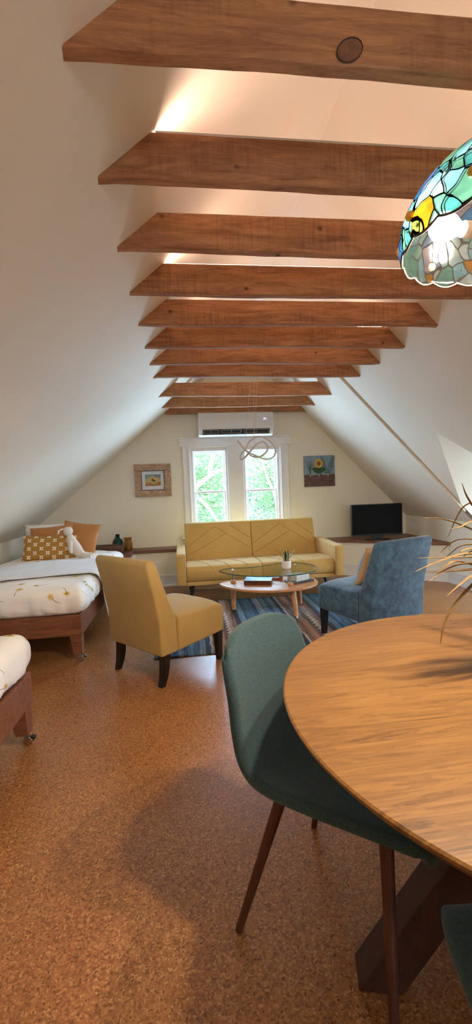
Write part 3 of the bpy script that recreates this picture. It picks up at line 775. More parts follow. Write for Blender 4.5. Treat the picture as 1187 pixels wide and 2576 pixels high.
duvet('white floral duvet on the bed cut off at the left edge of the picture', -1.92, -.80, .20, 2.245, .363, .57, FLORAL, 5)
# throw blanket
def blanket(u, v):
    yn = 3.30 + (u) * .42; yf = 4.0 + u * .40
    L = 1.15 + .40; s = u * L
    if s < 1.06: x = -1.86 + s; z = 0
    elif s < 1.20: a = (s - 1.06) / .14 * PI / 2; x = -.80 + .075 * math.sin(a); z = -.075 * (1 - math.cos(a))
    else: x = -.725; z = -.075 - (s - 1.20)
    y = yn + (yf - yn) * v
    base = .597 + (.03 * (1 - ((x + 1.33) / .57) ** 2) * (1 - ((y - 4.18) / 1.0) ** 2) if x < -.80 else 0)
    n = .006 * noise.noise(V(x * 9, y * 6, z * 9))
    if z < -.07: x += .012 * math.sin(y * 22) * min(1, (-z - .07) * 4) + .012; y += (.5 - v) * .12 * min(1, (-z - .07) / .3)
    return (x, y, base + z + n)
tag(obj('throw_blanket', MB().grid(blanket, 60, 30), WHITEC, smooth=80, solid=.010), 'thin white blanket laid across the bed and hanging over its side', 'blanket')
def cushion(name, label, loc, rot, w, h, t, mat, group=None, seed=0):
    return tag(obj(name, MB().pillow(w, h, t, 22, seed=seed), mat, smooth=60, loc=loc, rot=tuple(math.radians(a) for a in rot)), label, 'pillow', group)
G_ = 'pillows at the head of the bed'
cushion('pillow', 'large white floral pillow standing at the back against the slope', (-1.50, 4.97, .738), (-14, 0, 4), .58, .39, .14, FLORAL, G_, 2)
cushion('pillow', 'plain rust pillow in the middle, partly hidden by the patterned cushion', (-1.42, 4.70, .735), (-17, -4, 2), .44, .38, .13, RUST, G_, 3)
cushion('pillow', 'plain rust pillow on the right, leaning behind the white plush toy', (-1.18, 4.87, .738), (-15, 9, -6), .40, .40, .13, RUST, G_, 9)
cushion('pillow', 'oblong mustard pillow printed with small white flowers in front', (-1.395, 4.54, .704), (-16, 3, 5), .53, .265, .12, PRINT, G_, 6)
ty = thing('plush_toy', 'white stuffed animal toy slumped beside the patterned pillow', 'toy', (-1.11, 4.49, .60))
obj('body', MB().tube(catmull([(-.085, .05, .225), (-.07, .04, .17), (-.03, .02, .10), (.02, 0, .045), (.07, -.01, .022)], 4), [.032, .034, .038, .044, .048, .052, .056, .058, .058, .057, .054, .05, .046, .042, .036, .028, .016], 16), PLUSH, ty, smooth=80)
hd = obj('head', MB().lathe([(.004, -.048), (.03, -.04), (.044, -.02), (.049, .0), (.044, .024), (.028, .041), (.004, .047)], (-.10, .05, .27), 20), PLUSH, ty, smooth=80)
for s in (-1, 1):
    obj('ear', MB().tube([(-.12 + s * .02, .05 + s * .03, .30), (-.15 + s * .02, .03 + s * .055, .285), (-.155 + s * .02, .02 + s * .06, .25)], [.012, .015, .008], 10, flat=.5), PLUSH, hd, smooth=80)
    obj('arm', MB().tube([(-.06, .02 + s * .05, .17), (-.05, -.02 + s * .065, .11), (-.045, -.035 + s * .06, .06)], [.020, .019, .015], 12), PLUSH, ty, smooth=80)
    obj('leg', MB().tube([(.04, s * .035, .03), (.10, s * .05 - .02, .022), (.15, s * .055 - .03, .018)], [.026, .022, .017], 12), PLUSH, ty, smooth=80)

# ------------------------------------------------------------------ things on the ledge
LT = LZ + .042
va = thing('vase', 'dark green glass bottle vase standing behind the wicker tray', 'vase', (-.90, 5.715, LT), group='glass vases on the ledge')
obj('body', MB().lathe([(.045, 0), (.060, .006), (.066, .05), (.064, .10), (.052, .135), (.028, .158), (.025, .170)], (0, 0, 0), 28), m_colglass('green_glass', (16, 74, 64)), va, smooth=60)
obj('neck', MB().lathe([(.025, .170), (.024, .195), (.030, .208), (.026, .208)], (0, 0, 0), 28), m_colglass('green_glass_neck', (18, 66, 58)), va, smooth=60)
va = thing('vase', 'amber glass jar vase with flared rim beside the green bottle', 'vase', (-.765, 5.70, LT), group='glass vases on the ledge')
obj('body', MB().lathe([(.040, 0), (.050, .006), (.053, .05), (.050, .10), (.040, .122)], (0, 0, 0), 24), m_colglass('amber_glass', (176, 120, 36)), va, smooth=60)
obj('rim', MB().lathe([(.040, .122), (.040, .135), (.054, .158), (.050, .158), (.038, .138)], (0, 0, 0), 24, caps=False), m_colglass('amber_rim', (190, 138, 50)), va, smooth=60)
tr = thing('wicker_tray', 'brown wicker tray with looped end handles on the corner ledge', 'tray', (-1.0, 5.50, LT), math.radians(-3))
tm = MB()
X, Y, H = .215, .12, .075
o_ = [[(-X * .86, -Y * .8, 0), (X * .86, -Y * .8, 0), (X * .86, Y * .8, 0), (-X * .86, Y * .8, 0)], [(-X, -Y, H), (X, -Y, H), (X, Y, H), (-X, Y, H)]]
q0 = [tm.bm.verts.new(p) for p in o_[0]]; q1 = [tm.bm.verts.new(p) for p in o_[1]]
for k in range(4): tm.bm.faces.new([q0[k], q0[(k + 1) % 4], q1[(k + 1) % 4], q1[k]])
tm.bm.faces.new(q0[::-1])
bmesh.ops.translate(tm.bm, verts=tm.bm.verts[:], vec=(0, 0, .006))
obj('basket', tm, WICK, tr, solid=.010)
obj('rim', MB().tube([V(*p) + V(0, 0, .007) for p in o_[1]], .0085, 8, closed=True), WICK, tr, smooth=60)
for s in (-1, 1):
    obj('handle', MB().tube([(s * X, y, H + .006 + .05 * math.sin(PI * k / 8)) for k, y in enumerate([-.07 + .0175 * i for i in range(9)])], .008, 8), WICK, tr, smooth=60)

tv = thing('television', 'black flat-screen television on its stand in the corner ledge', 'television', (2.50, 5.335, LT), math.radians(-4))
obj('cabinet', MB().box((0, 0, .265), (.685, .045, .415), bevel=.006), BLACKP, tv)
obj('screen', MB().box((0, -.0235, .27), (.66, .002, .385)), SCREEN, tv)
obj('neck', MB().box((0, .005, .04), (.10, .03, .06), bevel=.006), BLACKP, tv)
obj('stand', MB().prism([(.165 * math.cos(a), .085 * math.sin(a), 0) for a in [2 * PI * k / 32 for k in range(32)]], (0, 0, .014), bevel=.004), BLACKP, tv, smooth=40)

# outlets
def outlet(label, loc, rz, blocks=((-.02, 0), (.02, 0))):
    t = thing('wall_outlet', label, 'outlet', loc, rz, 'wall outlets')
    obj('cover_plate', MB().box((0, -.003, 0), (.115, .006, .07), bevel=.002), TRIM, t)
    for x, z in blocks: obj('socket', MB().box((x, -.0068, z), (.028, .002, .032), bevel=.001).box((x, -.008, -.004), (.004, .001, .012)), WHITEP, t)
outlet('white wall outlet low on the ledge wall left of the sofa', (-.38, 5.56, .295), 0)
outlet('white wall outlet on the low wall right of the television', (XR, 5.60, .625), -PI / 2)

# ------------------------------------------------------------------ pictures
pf = thing('framed_picture', 'rustic wood framed picture of a green lizard on sand, left of the window', 'picture', (-.41, GY, 1.392))
RUSTIC = m_wood('rustic_frame', (128, 96, 72), (206, 172, 140), (5, 9, 9), .7, knots=.9)
W, H, b = .475, .435, .085
for c, d in (((0, -.016, H / 2 - b / 2), (W, .03, b)), ((0, -.016, -H / 2 + b / 2), (W, .03, b)), ((-W / 2 + b / 2, -.016, 0), (b, .03, H - 2 * b)), ((W / 2 - b / 2, -.016, 0), (b, .03, H - 2 * b))):
    obj('frame_board', MB().box(c, d), RUSTIC, pf, bevel=.004)
w, h = W - 2 * b, H - 2 * b
im = MB()
im.box((0, -.026, h / 2 - .004), (w + .006, .012, .009)).box((0, -.026, -h / 2 + .004), (w + .006, .012, .009)).box((-w / 2 + .004, -.026, 0), (.009, .012, h)).box((w / 2 - .004, -.026, 0), (.009, .012, h))
obj('inner_frame', im, m_plain('dark_slip', (92, 78, 80), .5), pf)
obj('mat_board', MB().box((0, -.010, 0), (w, .008, h)), m_plain('mat_white', (226, 226, 230), .7), pf)
pw, ph = .205, .155
pr_ = obj('print', MB().box((0, -.0146, .002), (pw, .002, ph)), m_plain('sky_wash', (146, 166, 178), .8, var=.3, scale=30), pf)
obj('sand_dune', MB().poly([(-pw / 2, -.0160, -.06 - .0145), (pw / 2, -.0160, -.0745), (pw / 2, -.0160, .020), (.05, -.0160, .035), (.0, -.0160, .062), (-.05, -.0160, .04), (-pw / 2, -.0160, .012)]), m_plain('sand_wash', (216, 184, 122), .8, var=.25, scale=40), pr_)
obj('sand_foreground', MB().poly([(-pw / 2, -.0163, -.0745), (pw / 2, -.0163, -.0745), (pw / 2, -.0163, -.012), (.05, -.0163, -.035), (0, -.0163, -.05), (-.05, -.0163, -.028), (-pw / 2, -.0163, -.03)]), m_plain('ochre_wash', (198, 146, 86), .8, var=.4, scale=40), pr_)
lz = MB(); lz.poly([(-.018, -.0167, -.004), (-.012, -.0167, .012), (-.006, -.0167, .03), (-.002, -.0167, .014), (.012, -.0167, .010), (.026, -.0167, -.004), (.05, -.0167, -.012), (.024, -.0167, -.014), (.006, -.0167, -.02), (.002, -.0167, -.008)])
obj('lizard', lz, m_plain('lizard_green', (76, 92, 62), .8, var=.4, scale=80), pr_)

sp = thing('canvas_picture', 'unframed canvas of a yellow sunflower and grey ferns above brown soil, right of the window', 'picture', (1.888, GY, 1.437))
W, H = .44, .43
obj('canvas', MB().box((0, -.012, 0), (W, .022, H)), m_plain('canvas_sky', (138, 160, 176), .8, var=.2, scale=20), sp, bevel=.002)
so_ = NT('painted_soil'); _v = so_.obj((6, 6, 40)); so_ = so_.pbr(so_.ramp(so_.noise(_v, 2, 5, .6, 1), [(.3, (60, 42, 38)), (.6, (112, 82, 72)), (.75, (150, 120, 106))]), .8)
y0 = -.0242
obj('soil_band', MB().prism([(-W / 2, y0, -H / 2), (W / 2, y0, -H / 2)] + [(W / 2 - W * k / 12, y0, -.052 + .006 * math.sin(k * 1.3)) for k in range(13)], (0, .0014, 0)), so_, sp)
pe = MB()
fx, fz = -.01, .105
for k in range(16):
    a = 2 * PI * k / 16; r0, r1, w_ = .028, .074 - .006 * (k % 2), .015
    c_, s_ = math.cos(a), math.sin(a)
    pe.prism([(fx + c_ * r0 - s_ * w_ * .6, y0 - .001, fz + s_ * r0 + c_ * w_ * .6), (fx + c_ * .05 - s_ * w_, y0 - .001, fz + s_ * .05 + c_ * w_), (fx + c_ * r1, y0 - .001, fz + s_ * r1),
              (fx + c_ * .05 + s_ * w_, y0 - .001, fz + s_ * .05 - c_ * w_), (fx + c_ * r0 + s_ * w_ * .6, y0 - .001, fz + s_ * r0 - c_ * w_ * .6)], (0, -.0008 * (1 + k % 2), 0))
obj('sunflower_petals', pe, m_plain('petal_yellow', (224, 184, 70), .7, var=.3, scale=60), sp)
obj('sunflower_centre', MB().prism([(fx + .029 * math.cos(a), y0 - .003, fz + .029 * math.sin(a)) for a in [2 * PI * k / 24 for k in range(24)]], (0, .001, 0)), m_plain('seed_brown', (150, 104, 66), .8, var=.4, scale=120), sp)
lf = MB()
for sx_, ang in ((1, .55), (-1, .55), (1, 1.0), (-1, 1.0), (1, .2), (-1, .2)):
    L, w_ = .125, .028
    bx, bz = fx, -.045 if ang < .9 else -.02
    d = V(sx_ * math.sin(ang), 0, math.cos(ang)); n_ = V(d.z, 0, -d.x)
    pts = []
    for k in range(9): pts.append(V(bx, y0 - .0006, bz) + d * L * k / 8 + n_ * w_ * math.sin(PI * k / 8))
    for k in range(7, 0, -1): pts.append(V(bx, y0 - .0006, bz) + d * L * k / 8 - n_ * w_ * math.sin(PI * k / 8))
    lf.prism(pts, (0, -.0004 - .0002 * ang, 0))
lf.box((fx, y0 - .0008, -.03), (.010, .001, .10))
obj('sunflower_leaves', lf, m_plain('leaf_green', (58, 104, 66), .8, var=.35, scale=50), sp)
fn = MB()
for k in range(7):
    a = (k - 3) * .17; pts = [(-.135 + .03 * math.sin(a) * t + math.sin(a) * .11 * t * t, y0 - .0006, -.05 + .2 * t * math.cos(a)) for t in [q / 8 for q in range(9)]]
    fn.tube(pts, [.0035] * 8 + [.0012], 5)
obj('grey_grass', fn, m_plain('grass_grey', (112, 112, 108), .8), sp, smooth=60)
fd = MB()
for bx, tilt in ((.10, -.25), (.13, .25)):
    for k in range(10):
        t = k / 9; cx_, cz_ = bx + tilt * .3 * t * .9, -.03 + .21 * t
        for s in (-1, 1):
            L = .045 * (1 - .45 * t)
            fd.tube([(cx_, y0 - .0008, cz_), (cx_ + s * L * .6, y0 - .0008, cz_ + .010), (cx_ + s * L, y0 - .0008, cz_ + .004)], [.0035, .0038, .001], 5)
obj('dark_ferns', fd, m_plain('fern_dark', (58, 60, 62), .8), sp, smooth=60)
rt = MB()
for x_ in (-.135, fx, .12): rt.tube([(x_, y0 - .001, -.035), (x_, y0 - .001, -.075)], [.004, .008], 6)
obj('pale_stalks', rt, m_plain('stalk_pale', (180, 200, 178), .8), sp, smooth=60)

# ------------------------------------------------------------------ air conditioner
ac = thing('air_conditioner', 'white wall-mounted split air conditioner above the twin window', 'air conditioner', (.718, GY, 1.94))
W = 1.0
prof = [(0, .0), (-.10, -.0), (-.150, .012), (-.208, .085), (-.216, .12), (-.212, .285), (-.195, .302), (0, .306)]
obj('housing', MB().prism([(-W / 2, y, z) for y, z in prof], (W, 0, 0), bevel=.012, seg=3), WHITEP, ac, smooth=40)
sl = lambda u: (-.165 - .04 * u, .022 + .048 * u)
va_ = obj('air_outlet', MB().prism([(-.445, -.1600, .0235), (.445, -.1600, .0235), (.445, -.2065, .082), (-.445, -.2065, .082)], (0, -.0016, -.0014)), BLACKP, ac)
vm = MB()
for a, b in ((-.43, -.24), (-.19, .06), (.11, .43)):
    vm.tube([(a, -.2035, .072), (b, -.2035, .072)], .0025, 6).tube([(a, -.174, .035), (b, -.174, .035)], .0025, 6)
    for k in range(3):
        x_ = a + (b - a) * k / 2; vm.tube([(x_, -.2035, .072), (x_, -.174, .035)], .0022, 6)
obj('louver', vm, m_plain('louver_grey', (150, 150, 150), .5), ac, smooth=60)
obj('flap', MB().prism([(-.46, -.138, .006), (.46, -.138, .006), (.46, -.160, .019), (-.46, -.160, .019)], (0, -.004, -.004)), WHITEP, ac, bevel=.002)
# glowing read-out 24 and small badge
dg = MB()
def seg(x, z, which):
    s_ = .012; hh = {'a': ((0, 2 * s_), (s_, 2 * s_)), 'b': ((s_, 2 * s_), (s_, s_)), 'c': ((s_, s_), (s_, 0)), 'd': ((0, 0), (s_, 0)), 'e': ((0, s_), (0, 0)), 'f': ((0, 2 * s_), (0, s_)), 'g': ((0, s_), (s_, s_))}
    for c in which:
        (xa, za), (xb, zb2) = hh[c]; dg.tube([(x + xa, -.2155, z + za), (x + xb, -.2155, z + zb2)], .0017, 6)
seg(.365, .195, 'abged'); seg(.385, .195, 'fgbc')
obj('display', dg, m_emit('display_glow', (170, 170, 255), 2.2), ac)
bg = MB()
for k, x_ in enumerate((-.428, -.418, -.408)):
    bg.tube([(x_, -.2150, .110), (x_ + .006, -.2150, .110), (x_ + .006, -.2150, .117), (x_, -.2150, .117)], .0011, 5, closed=(k != 0))
obj('badge', bg, m_plain('badge_grey', (120, 118, 116), .5), ac)

# ------------------------------------------------------------------ loop pendant
lp = thing('pendant_light', 'unlit pendant lamp made of one twisted loop hung on thin wires before the window', 'pendant lamp', (.765, 4.33, 1.645))
PX = [(720, 610, 0), (780, 500, .04), (930, 430, .07), (1080, 490, .08), (1160, 630, .05), (1100, 730, .0), (990, 762, -.05), (880, 730, -.08), (740, 660, -.07), (650, 570, -.03), (612, 490, .03), (650, 510, .07), (720, 600, .09), (800, 690, .07),
      (900, 722, .03), (1000, 665, 0), (1025, 585, -.03), (950, 520, -.06), (850, 560, -.09), (770, 640, -.08), (690, 730, -.03), (645, 748, .02), (655, 670, .02)]
sc_ = .00408 / 5.652 * 4.33 / 4.3
loop = catmull([V((x - 885) * sc_, y, -(z - 600) * sc_) for x, z, y in PX], 8, True)
obj('loop', MB().tube(loop, .008, 10, closed=True, flat=1.25), m_plain('loop_white', (206, 190, 176), .4), lp, smooth=70)
obj('canopy', MB().lathe([(.07, 0), (.075, .03), (.03, .05)], (.05, 0, zr(.815) - 1.645 - .055), 24), WHITEP, lp, smooth=40)
WIRE = m_plain('wire_pale', (214, 184, 160), .4)
for (a, b) in ((12, 0.02), (96, .05), (60, .09)):
    p = loop[a]; obj('wire', MB().tube([p, (b, 0, zr(.815) - 1.645 - .04)], .0016, 6), WIRE, lp)

# ------------------------------------------------------------------ dining table
TX, TY, TR = .81, .867, .606
dt = thing('dining_table', 'round oak dining table with sloping dark legs in the right foreground', 'table', (TX, TY, 0))
tb = MB()
tb.lathe([(.001, .750), (TR - .004, .750), (TR, .747), (TR, .742), (TR - .014, .726), (.001, .724)], (0, 0, 0), 128, caps=False)
obj('tabletop', tb, OAK, dt, smooth=30)
a0 = math.atan2(.113, -.43)
for k in range(4):
    a = a0 + k * PI / 2; d = V(math.cos(a), math.sin(a), 0); n_ = V(-d.y, d.x, 0)
    f0, f1 = d * .445, d * .02
    lm = MB(); w = .043
    A = [f0 + n_ * s - d * q for s, q in ((-w, 0), (w, 0), (w, .105), (-w, .105))]
    B = [f1 + n_ * s + V(0, 0, .62) - d * (q - .02) for s, q in ((-w, -.02), (w, -.02), (w, .085), (-w, .085))]
    ra = [lm.bm.verts.new(p) for p in A]; rb = [lm.bm.verts.new(p) for p in B]
    for q in range(4): lm.bm.faces.new([ra[q], ra[(q + 1) % 4], rb[(q + 1) % 4], rb[q]])
    lm.bm.faces.new(ra[::-1]); lm.bm.faces.new(rb)
    obj('leg', lm, DARKBEAM, dt, bevel=.005)
obj('hub', MB().lathe([(.10, .56), (.11, .58), (.11, .705), (.22, .715), (.22, .7245)], (0, 0, 0), 32), DARKBEAM, dt, smooth=30)

# ------------------------------------------------------------------ dining chairs
def dining_chair(label, loc, rz):
    t = thing('dining_chair', label, 'chair', loc, rz, 'green dining chairs at the round table')
    P = [(.285, .425, .36), (.265, .455, .41), (.20, .463, .445), (.10, .455, .46), (0, .443, .465), (-.10, .440, .465), (-.165, .455, .462), (-.212, .50, .455), (-.24, .57, .445), (-.262, .65, .43), (-.281, .73, .415), (-.294, .785, .40), (-.302, .828, .375)]
    pts = catmull([V(*p) for p in P], 4)
    mb = MB(); nv = 24; n = len(pts)
    def f(u, v):
        i = min(n - 1, int(round(u * (n - 1)))); p = pts[i]; s_ = v * 2 - 1
        k = i / (n - 1)
        dish_seat = .022 * s_ * s_ * max(0, 1 - abs(k - .35) * 2.6)
        bk = max(0, min(1, (k - .5) / .25))
        x = p.x + bk * .032 * s_ * s_
        tw = p.z / 2
        z = p.y + dish_seat - .062 * abs(s_) ** 3.6 * max(0, (k - .70) / .30) ** 1.6
        if k < .1: x -= .03 * abs(s_) ** 3 * (1 - k / .1)
        return (x, s_ * tw, z)
    mb.grid(f, n - 1, nv)
    sh = obj('shell', mb, GREEN, t, smooth=80, solid=.034, subsurf=1)
    obj('seat_frame', MB().box((.05, 0, .412), (.22, .24, .014), bevel=.004), BLACKP, t)
    for (tx, ty_, fx_, fy) in ((-.115, -.135, -.23, -.225), (-.115, .135, -.23, .225), (.16, -.13, .205, -.225), (.16, .13, .205, .225)):
        obj('leg', MB().tube([(tx, ty_, .425), (fx_, fy, 0)], [.0175, .0105], 14), WALNUT, t, smooth=50)
    return t
dcd = V(.707, -.707, 0)
dining_chair('green fabric dining chair pulled up to the far left side of the round table', V(.255, 1.288, 0) + dcd * .23, math.atan2(dcd.y, dcd.x))
dining_chair('green fabric dining chair of which only a dark seat corner shows at the right edge', (.597, .395, 0), math.radians(83))

# ------------------------------------------------------------------ plant on the dining table
dp = thing('potted_plant', 'spiky potted plant with golden brown arching leaves on the dining table', 'plant', (.88, .99, .751))
obj('pot', MB().lathe([(.055, 0), (.07, .01), (.078, .10), (.082, .115), (.072, .115), (.070, .10), (.002, .095)], (0, 0, 0), 28, caps=False), CERAM, dp, smooth=40)
obj('soil', MB().lathe([(.070, 0), (.002, .006)], (0, 0, .098), 24, caps=False), SOIL, dp)
obj('stem', MB().tube([(0, 0, .095), (.004, .002, .17), (0, 0, .24)], [.010, .009, .008], 10), m_plain('stem_brown', (110, 86, 54), .7), dp, smooth=60)
def leaf(pts, w=.0075):
    pts = catmull([V(*p) for p in pts], 8); mb = MB(); n = len(pts)
    def f(u, v):
        i = min(n - 1, int(round(u * (n - 1)))); p = pts[i]; q = pts[min(n - 1, i + 1)] - pts[max(0, i - 1)]
        sd = q.cross(V(0, 0, 1)); sd = sd.normalized() if sd.length > 1e-6 else V(0, 1, 0)
        up = sd.cross(q).normalized()
        k = i / (n - 1); ww = w * min(1, .5 + k * 3) * (1 - k ** 2.2) + .0004
        s_ = v * 2 - 1
        return p + sd * s_ * ww + up * abs(s_) * ww * .45
    mb.grid(f, n - 1, 4)
    obj('leaf', mb, GOLDLEAF, dp, smooth=80, solid=.0009)
O = (-.88, -.99, -.751)
def rel(p): return (p[0] + O[0], p[1] + O[1], p[2] + O[2])
cr = (.88, .99, .99)
LV = [[(.80, .985, 1.045), (.69, .98, 1.052), (.560, .975, 1.060)], [(.80, .98, 1.03), (.70, .97, 1.062), (.62, .965, 1.052), (.543, .96, 1.029)],
      [(.80, .99, 1.02), (.70, .985, 1.035), (.64, .98, 1.024), (.588, .975, .998)], [(.80, .96, 1.0), (.70, .95, 1.012), (.655, .945, .995), (.612, .94, .968)],
      [(.80, .985, .995), (.74, .98, .998), (.68, .975, .957), (.63, .97, .90), (.612, .965, .845)], [(.82, 1.0, 1.07), (.72, 1.0, 1.12), (.65, 1.0, 1.148), (.595, 1.0, 1.156)],
      [(.83, .99, 1.10), (.73, .985, 1.14), (.68, .985, 1.128), (.655, .985, 1.125)], [(.85, .99, 1.10), (.74, .99, 1.16), (.705, .99, 1.20), (.69, .99, 1.24)],
      [(.80, 1.02, 1.0), (.71, 1.03, 1.032), (.67, 1.03, 1.02), (.635, 1.03, .99)], [(.80, 1.01, 1.01), (.71, 1.02, 1.01), (.66, 1.02, 1.01), (.60, 1.02, 1.012)],
      [(.80, .97, 1.05), (.71, .96, 1.075), (.67, .955, 1.075), (.66, .955, 1.07)]]
for L in LV: leaf([rel(p) for p in [cr] + L])
rnd = random.Random(11)
for k in range(22):
    a = -2.2 + 4.4 * k / 21 + rnd.uniform(-.1, .1); r = rnd.uniform(.2, .32); h = rnd.uniform(.02, .16)
    c_, s_ = math.cos(a), math.sin(a)
    leaf([rel(p) for p in [cr, (.88 + c_ * r * .4, .99 + s_ * r * .4, 1.0 + h), (.88 + c_ * r * .75, .99 + s_ * r * .75, 1.0 + h * 1.1), (.88 + c_ * r, .99 + s_ * r, .98 + h * .6)]])

# ------------------------------------------------------------------ stained glass pendant
LX, LY, LZ0 = .72, .895, 1.777
sg = thing('stained_glass_pendant', 'domed stained glass pendant lamp glowing above the dining table', 'pendant lamp', (LX, LY, LZ0))
prof = [(.203, .0), (.208, .012), (.209, .03), (.204, .055), (.192, .085), (.173, .115), (.147, .143), (.113, .168), (.072, .188), (.036, .197)]
sm = MB(); sm.lathe(prof, (0, 0, 0), 96, caps=False, f=lambda r, z, a: (r, z - (.010 * abs(math.sin(a * 9)) if z == 0 else 0)))
obj('shade', sm, STAINED, sg, smooth=80, solid=.004)
rim = [((.2035) * math.cos(2 * PI * k / 144), .2035 * math.sin(2 * PI * k / 144), -.010 * abs(math.sin(2 * PI * k / 144 * 9))) for k in range(144)]
obj('rim', MB().tube(rim, .0028, 6, closed=True), m_plain('lead_rim', (60, 52, 46), .5), sg, smooth=80)
CAB = m_colglass('amber_cabochon', (230, 180, 90))
for k in range(9):
    a = 2 * PI * (k + .5) / 9
    obj('cabochon', MB().lathe([(.002, -.010), (.009, -.007), (.012, 0), (.009, .007), (.002, .010)], (.209 * math.cos(a), .209 * math.sin(a), .042), 14), CAB, sg, smooth=80)
obj('cap', MB().lathe([(.045, .192), (.040, .203), (.018, .215), (.010, .232)], (0, 0, 0), 24), BRASS, sg, smooth=50)
obj('centre_stem', MB().tube([(0, 0, .21), (0, 0, .006)], .010, 12), BRASS, sg, smooth=50)
BULB = m_emit('bulb_glow', (255, 232, 204), 1100)
for k in range(2):
    a = PI + .12 + k * PI; d = V(math.cos(a), math.sin(a), -.02).normalized()
    p0 = V(0, 0, .014)
    so_k = obj('socket', MB().tube([p0 + d * .012, p0 + d * .098], [.019, .016], 16), m_plain('socket_brown', (70, 58, 48), .5), sg, smooth=40)
    bl = MB(); Q = d.to_track_quat('Z', 'Y').to_matrix()
    b = bmesh.new()
    pr2 = [(.012, 0), (.014, .012), (.022, .026), (.029, .044), (.028, .058), (.020, .070), (.004, .076)]
    rings = [[b.verts.new(p0 + d * .098 + Q @ V(r * math.cos(2 * PI * j / 16), r * math.sin(2 * PI * j / 16), z)) for j in range(16)] for r, z in pr2]
    for A, B in zip(rings, rings[1:]):
        for j in range(16): b.faces.new([A[j], A[(j + 1) % 16], B[(j + 1) % 16], B[j]])
    b.faces.new(rings[-1]); bl.join(b)
    obj('bulb', bl, BULB, so_k, smooth=80)
ch = MB()
zt = zr(LX) if LX > RX else zl(LX)
for k in range(22):
    z = .232 + k * .048
    if LZ0 + z > zt - .07: break
    th = (k % 2) * PI / 2
    ch.tube([(.009 * math.cos(q) * math.cos(th), .009 * math.cos(q) * math.sin(th), z + .026 + .028 * math.sin(q)) for q in [2 * PI * j / 14 for j in range(14)]], .0022, 6, closed=True)
obj('chain', ch, BRASS, sg, smooth=60)
obj('canopy', MB().lathe([(.012, -.075), (.05, -.04), (.062, .0), (.062, .02)], (0, 0, zt - LZ0 - .03), 24), BRASS, sg, smooth=50)

# ------------------------------------------------------------------ trees outside the gable window
BARK = m_plain('bark_pale', (92, 86, 82), .9, var=.35, scale=8)
LEAFM = m_leaf('tree_leaf', (48, 62, 42), (88, 104, 70), .5)
LEAFD = m_leaf('tree_leaf_deep', (36, 50, 44), (64, 80, 64), .5)
def tree(label, x, y, zbase, crown, R, nleaf, mat, seed, branches, big=1.0):
    r = random.Random(seed)
    t = thing('tree', label, 'tree', (x, y, zbase), group='trees outside the window')
    tk = MB()
    tk.tube(catmull([(0, 0, 0), (.1, 0, crown * .4), (-.1, .1, crown)], 6), [.16, .155, .15, .145, .14, .13, .125, .12, .11, .105, .1, .09, .08], 10)
    obj('trunk', tk, BARK, t, smooth=60)
    ends = []
    for bp_ in branches:
        bm_ = MB(); pts = catmull([V(*p) for p in bp_], 6)
        bm_.tube(pts, [.05 * (1 - .8 * k / len(pts)) + .012 for k in range(len(pts))], 8); obj('branch', bm_, BARK, t, smooth=60)
        ends += pts[4:]
    lv = MB()
    for k in range(nleaf):
        if k % 70 == 0:
            d = V(r.gauss(0, 1), r.gauss(0, 1), r.gauss(0, 1)).normalized() * (r.random() ** .4)
            cc = V(0, 0, crown) + V(d.x * R[0], d.y * R[1], d.z * R[2])
            if r.random() < .25 and ends: cc = r.choice(ends) + V(r.gauss(0, .2), r.gauss(.2, .1), r.gauss(0, .2))
        c = cc + V(r.gauss(0, .17), r.gauss(0, .13), r.gauss(0, .13)) * (big ** .8)
        n_ = V(r.gauss(0, 1), r.gauss(0, 1), r.gauss(0, .7)).normalized(); q = n_.to_track_quat('Z', 'Y').to_matrix(); s_ = r.uniform(.022, .058) * big
        vs = [lv.bm.verts.new(c + q @ V(a * s_, b * s_, 0)) for a, b in ((-1, 0), (0, -.45), (1, 0), (0, .45))]
        lv.bm.faces.new(vs)
    fo = obj('foliage', lv, mat, t); fo['kind'] = 'stuff'
    return t
tree('pale-barked leafy tree seen through the left window', .35, 10.2, -3.2, 4.6, (1.35, 1.0, 2.4), 15000, LEAFM, 3,
     [[(0, 0, 3.0), (-.25, -1.1, 4.2), (.25, -1.25, 4.75), (.75, -1.3, 4.85), (1.1, -1.3, 4.7)], [(0, 0, 3.4), (-.2, -1.1, 4.9), (-.35, -1.25, 5.5), (-.2, -1.3, 6.2)],
      [(-.15, -.9, 4.35), (.1, -1.25, 4.1), (.35, -1.3, 3.7)], [(.2, -1.2, 4.75), (.3, -1.3, 5.2), (.55, -1.3, 5.5)]])
tree('leafy tree seen through the right window', 2.75, 12.4, -3.2, 4.6, (1.5, 1.0, 2.6), 15000, LEAFM, 8,
     [[(0, 0, 3.0), (-.3, -1.1, 4.1), (-.55, -1.25, 4.7), (-.8, -1.3, 5.6)], [(0, 0, 3.2), (.2, -1.1, 4.0), (.35, -1.25, 4.7)]])
tree('darker tree behind the other two outside the window', .9, 15.5, -3.2, 4.2, (4.6, 1.4, 3.2), 15000, LEAFD, 12, [], 2.1)

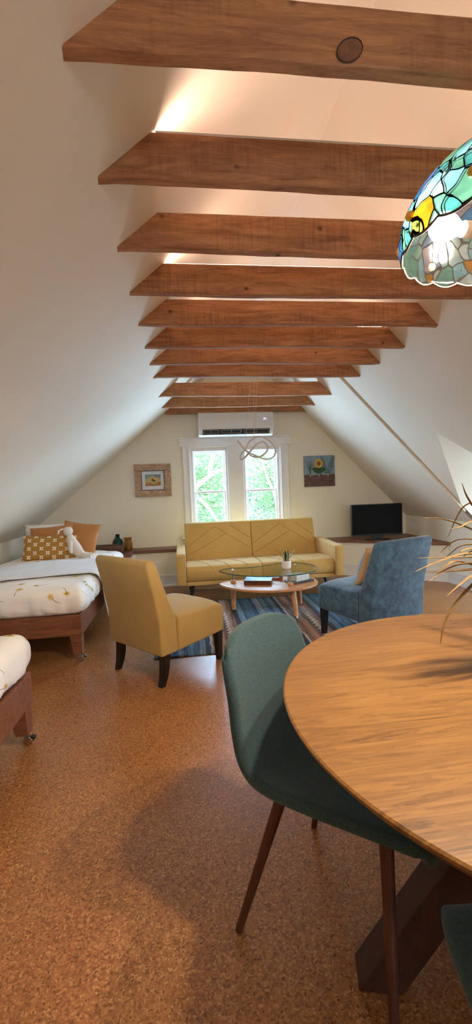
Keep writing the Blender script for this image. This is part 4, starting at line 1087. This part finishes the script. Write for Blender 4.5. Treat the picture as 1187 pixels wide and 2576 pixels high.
# ------------------------------------------------------------------ light
wd = bpy.data.worlds.new('sky'); S.world = wd; wd.use_nodes = True
nt = wd.node_tree; bgd = nt.nodes['Background']
sky = nt.nodes.new('ShaderNodeTexSky'); sky.sky_type = 'NISHITA'; sky.sun_disc = False; sky.sun_elevation = math.radians(50); sky.sun_rotation = math.radians(200); sky.dust_density = 2.0
mixc = nt.nodes.new('ShaderNodeMix'); mixc.data_type = 'RGBA'; mixc.inputs[0].default_value = .55; mixc.inputs[7].default_value = (4.8, 7.1, 9.8, 1)
nt.links.new(sky.outputs[0], mixc.inputs[6]); nt.links.new(mixc.outputs[2], bgd.inputs[0]); bgd.inputs[1].default_value = 5.2
def portal(loc, rot, sx, sy):
    l = bpy.data.lights.new('window_portal', 'AREA'); l.shape = 'RECTANGLE'; l.size = sx; l.size_y = sy
    l.cycles.is_portal = True
    o = bpy.data.objects.new('window_portal', l); C.objects.link(o); o.location = loc; o.rotation_euler = rot
for a, b in WX: portal(((a + b) / 2, GY + .18, (WZ0 + WZ1) / 2), (-PI / 2, 0, 0), b - a, WZ1 - WZ0)
for a, b in RWX: portal(((a + b) / 2, RY - .18, 1.35), (PI / 2, 0, 0), b - a, .8)
portal((DX + .14, (DW[0] + DW[1]) / 2, (DW[2] + DW[3]) / 2), (0, PI / 2, 0), DW[3] - DW[2], DW[1] - DW[0])
sn = bpy.data.lights.new('sun', 'SUN'); sn.energy = 4; sn.angle = .01; sn.color = (1, .95, .88)
so2 = bpy.data.objects.new('sun', sn); C.objects.link(so2); so2.rotation_euler = V(.35, .55, -.76).to_track_quat('-Z', 'Y').to_euler()
# warm ceiling lamp of the kitchen end, behind the camera
wl = bpy.data.lights.new('ceiling_lamp_glow', 'POINT'); wl.energy = 14; wl.color = (1, .78, .56); wl.shadow_soft_size = .12
wo = bpy.data.objects.new('ceiling_lamp_glow', wl); C.objects.link(wo); wo.location = (.35, -1.3, 2.1)

# ------------------------------------------------------------------ camera
f = 1068.0; yaw, pit, rol = .1187, -.0571, -.0394
fw = V(math.sin(yaw), math.cos(yaw), 0); rt_ = V(math.cos(yaw), -math.sin(yaw), 0); up = V(0, 0, 1)
fw2 = fw * math.cos(pit) + up * math.sin(pit); up2 = up * math.cos(pit) - fw * math.sin(pit)
r3 = rt_ * math.cos(rol) + up2 * math.sin(rol); u3 = up2 * math.cos(rol) - rt_ * math.sin(rol)
cam = bpy.data.cameras.new('camera'); co = bpy.data.objects.new('camera', cam); C.objects.link(co)
M = Matrix((r3, u3, -fw2)).transposed().to_4x4(); M.translation = (0, 0, 1.25)
co.matrix_world = M
cam.sensor_fit = 'VERTICAL'; cam.sensor_height = 36; cam.lens = f / 2576 * 36; cam.clip_start = .02
S.camera = co
S.view_settings.view_transform = 'Standard'; S.view_settings.look = 'None'; S.view_settings.gamma = 1; S.view_settings.use_curve_mapping = False
S.view_settings.exposure = 0.48
try:
    S.cycles.use_denoising = True; S.cycles.max_bounces = 10; S.cycles.diffuse_bounces = 6; S.cycles.transparent_max_bounces = 12; S.cycles.sample_clamp_indirect = 8
except Exception: pass
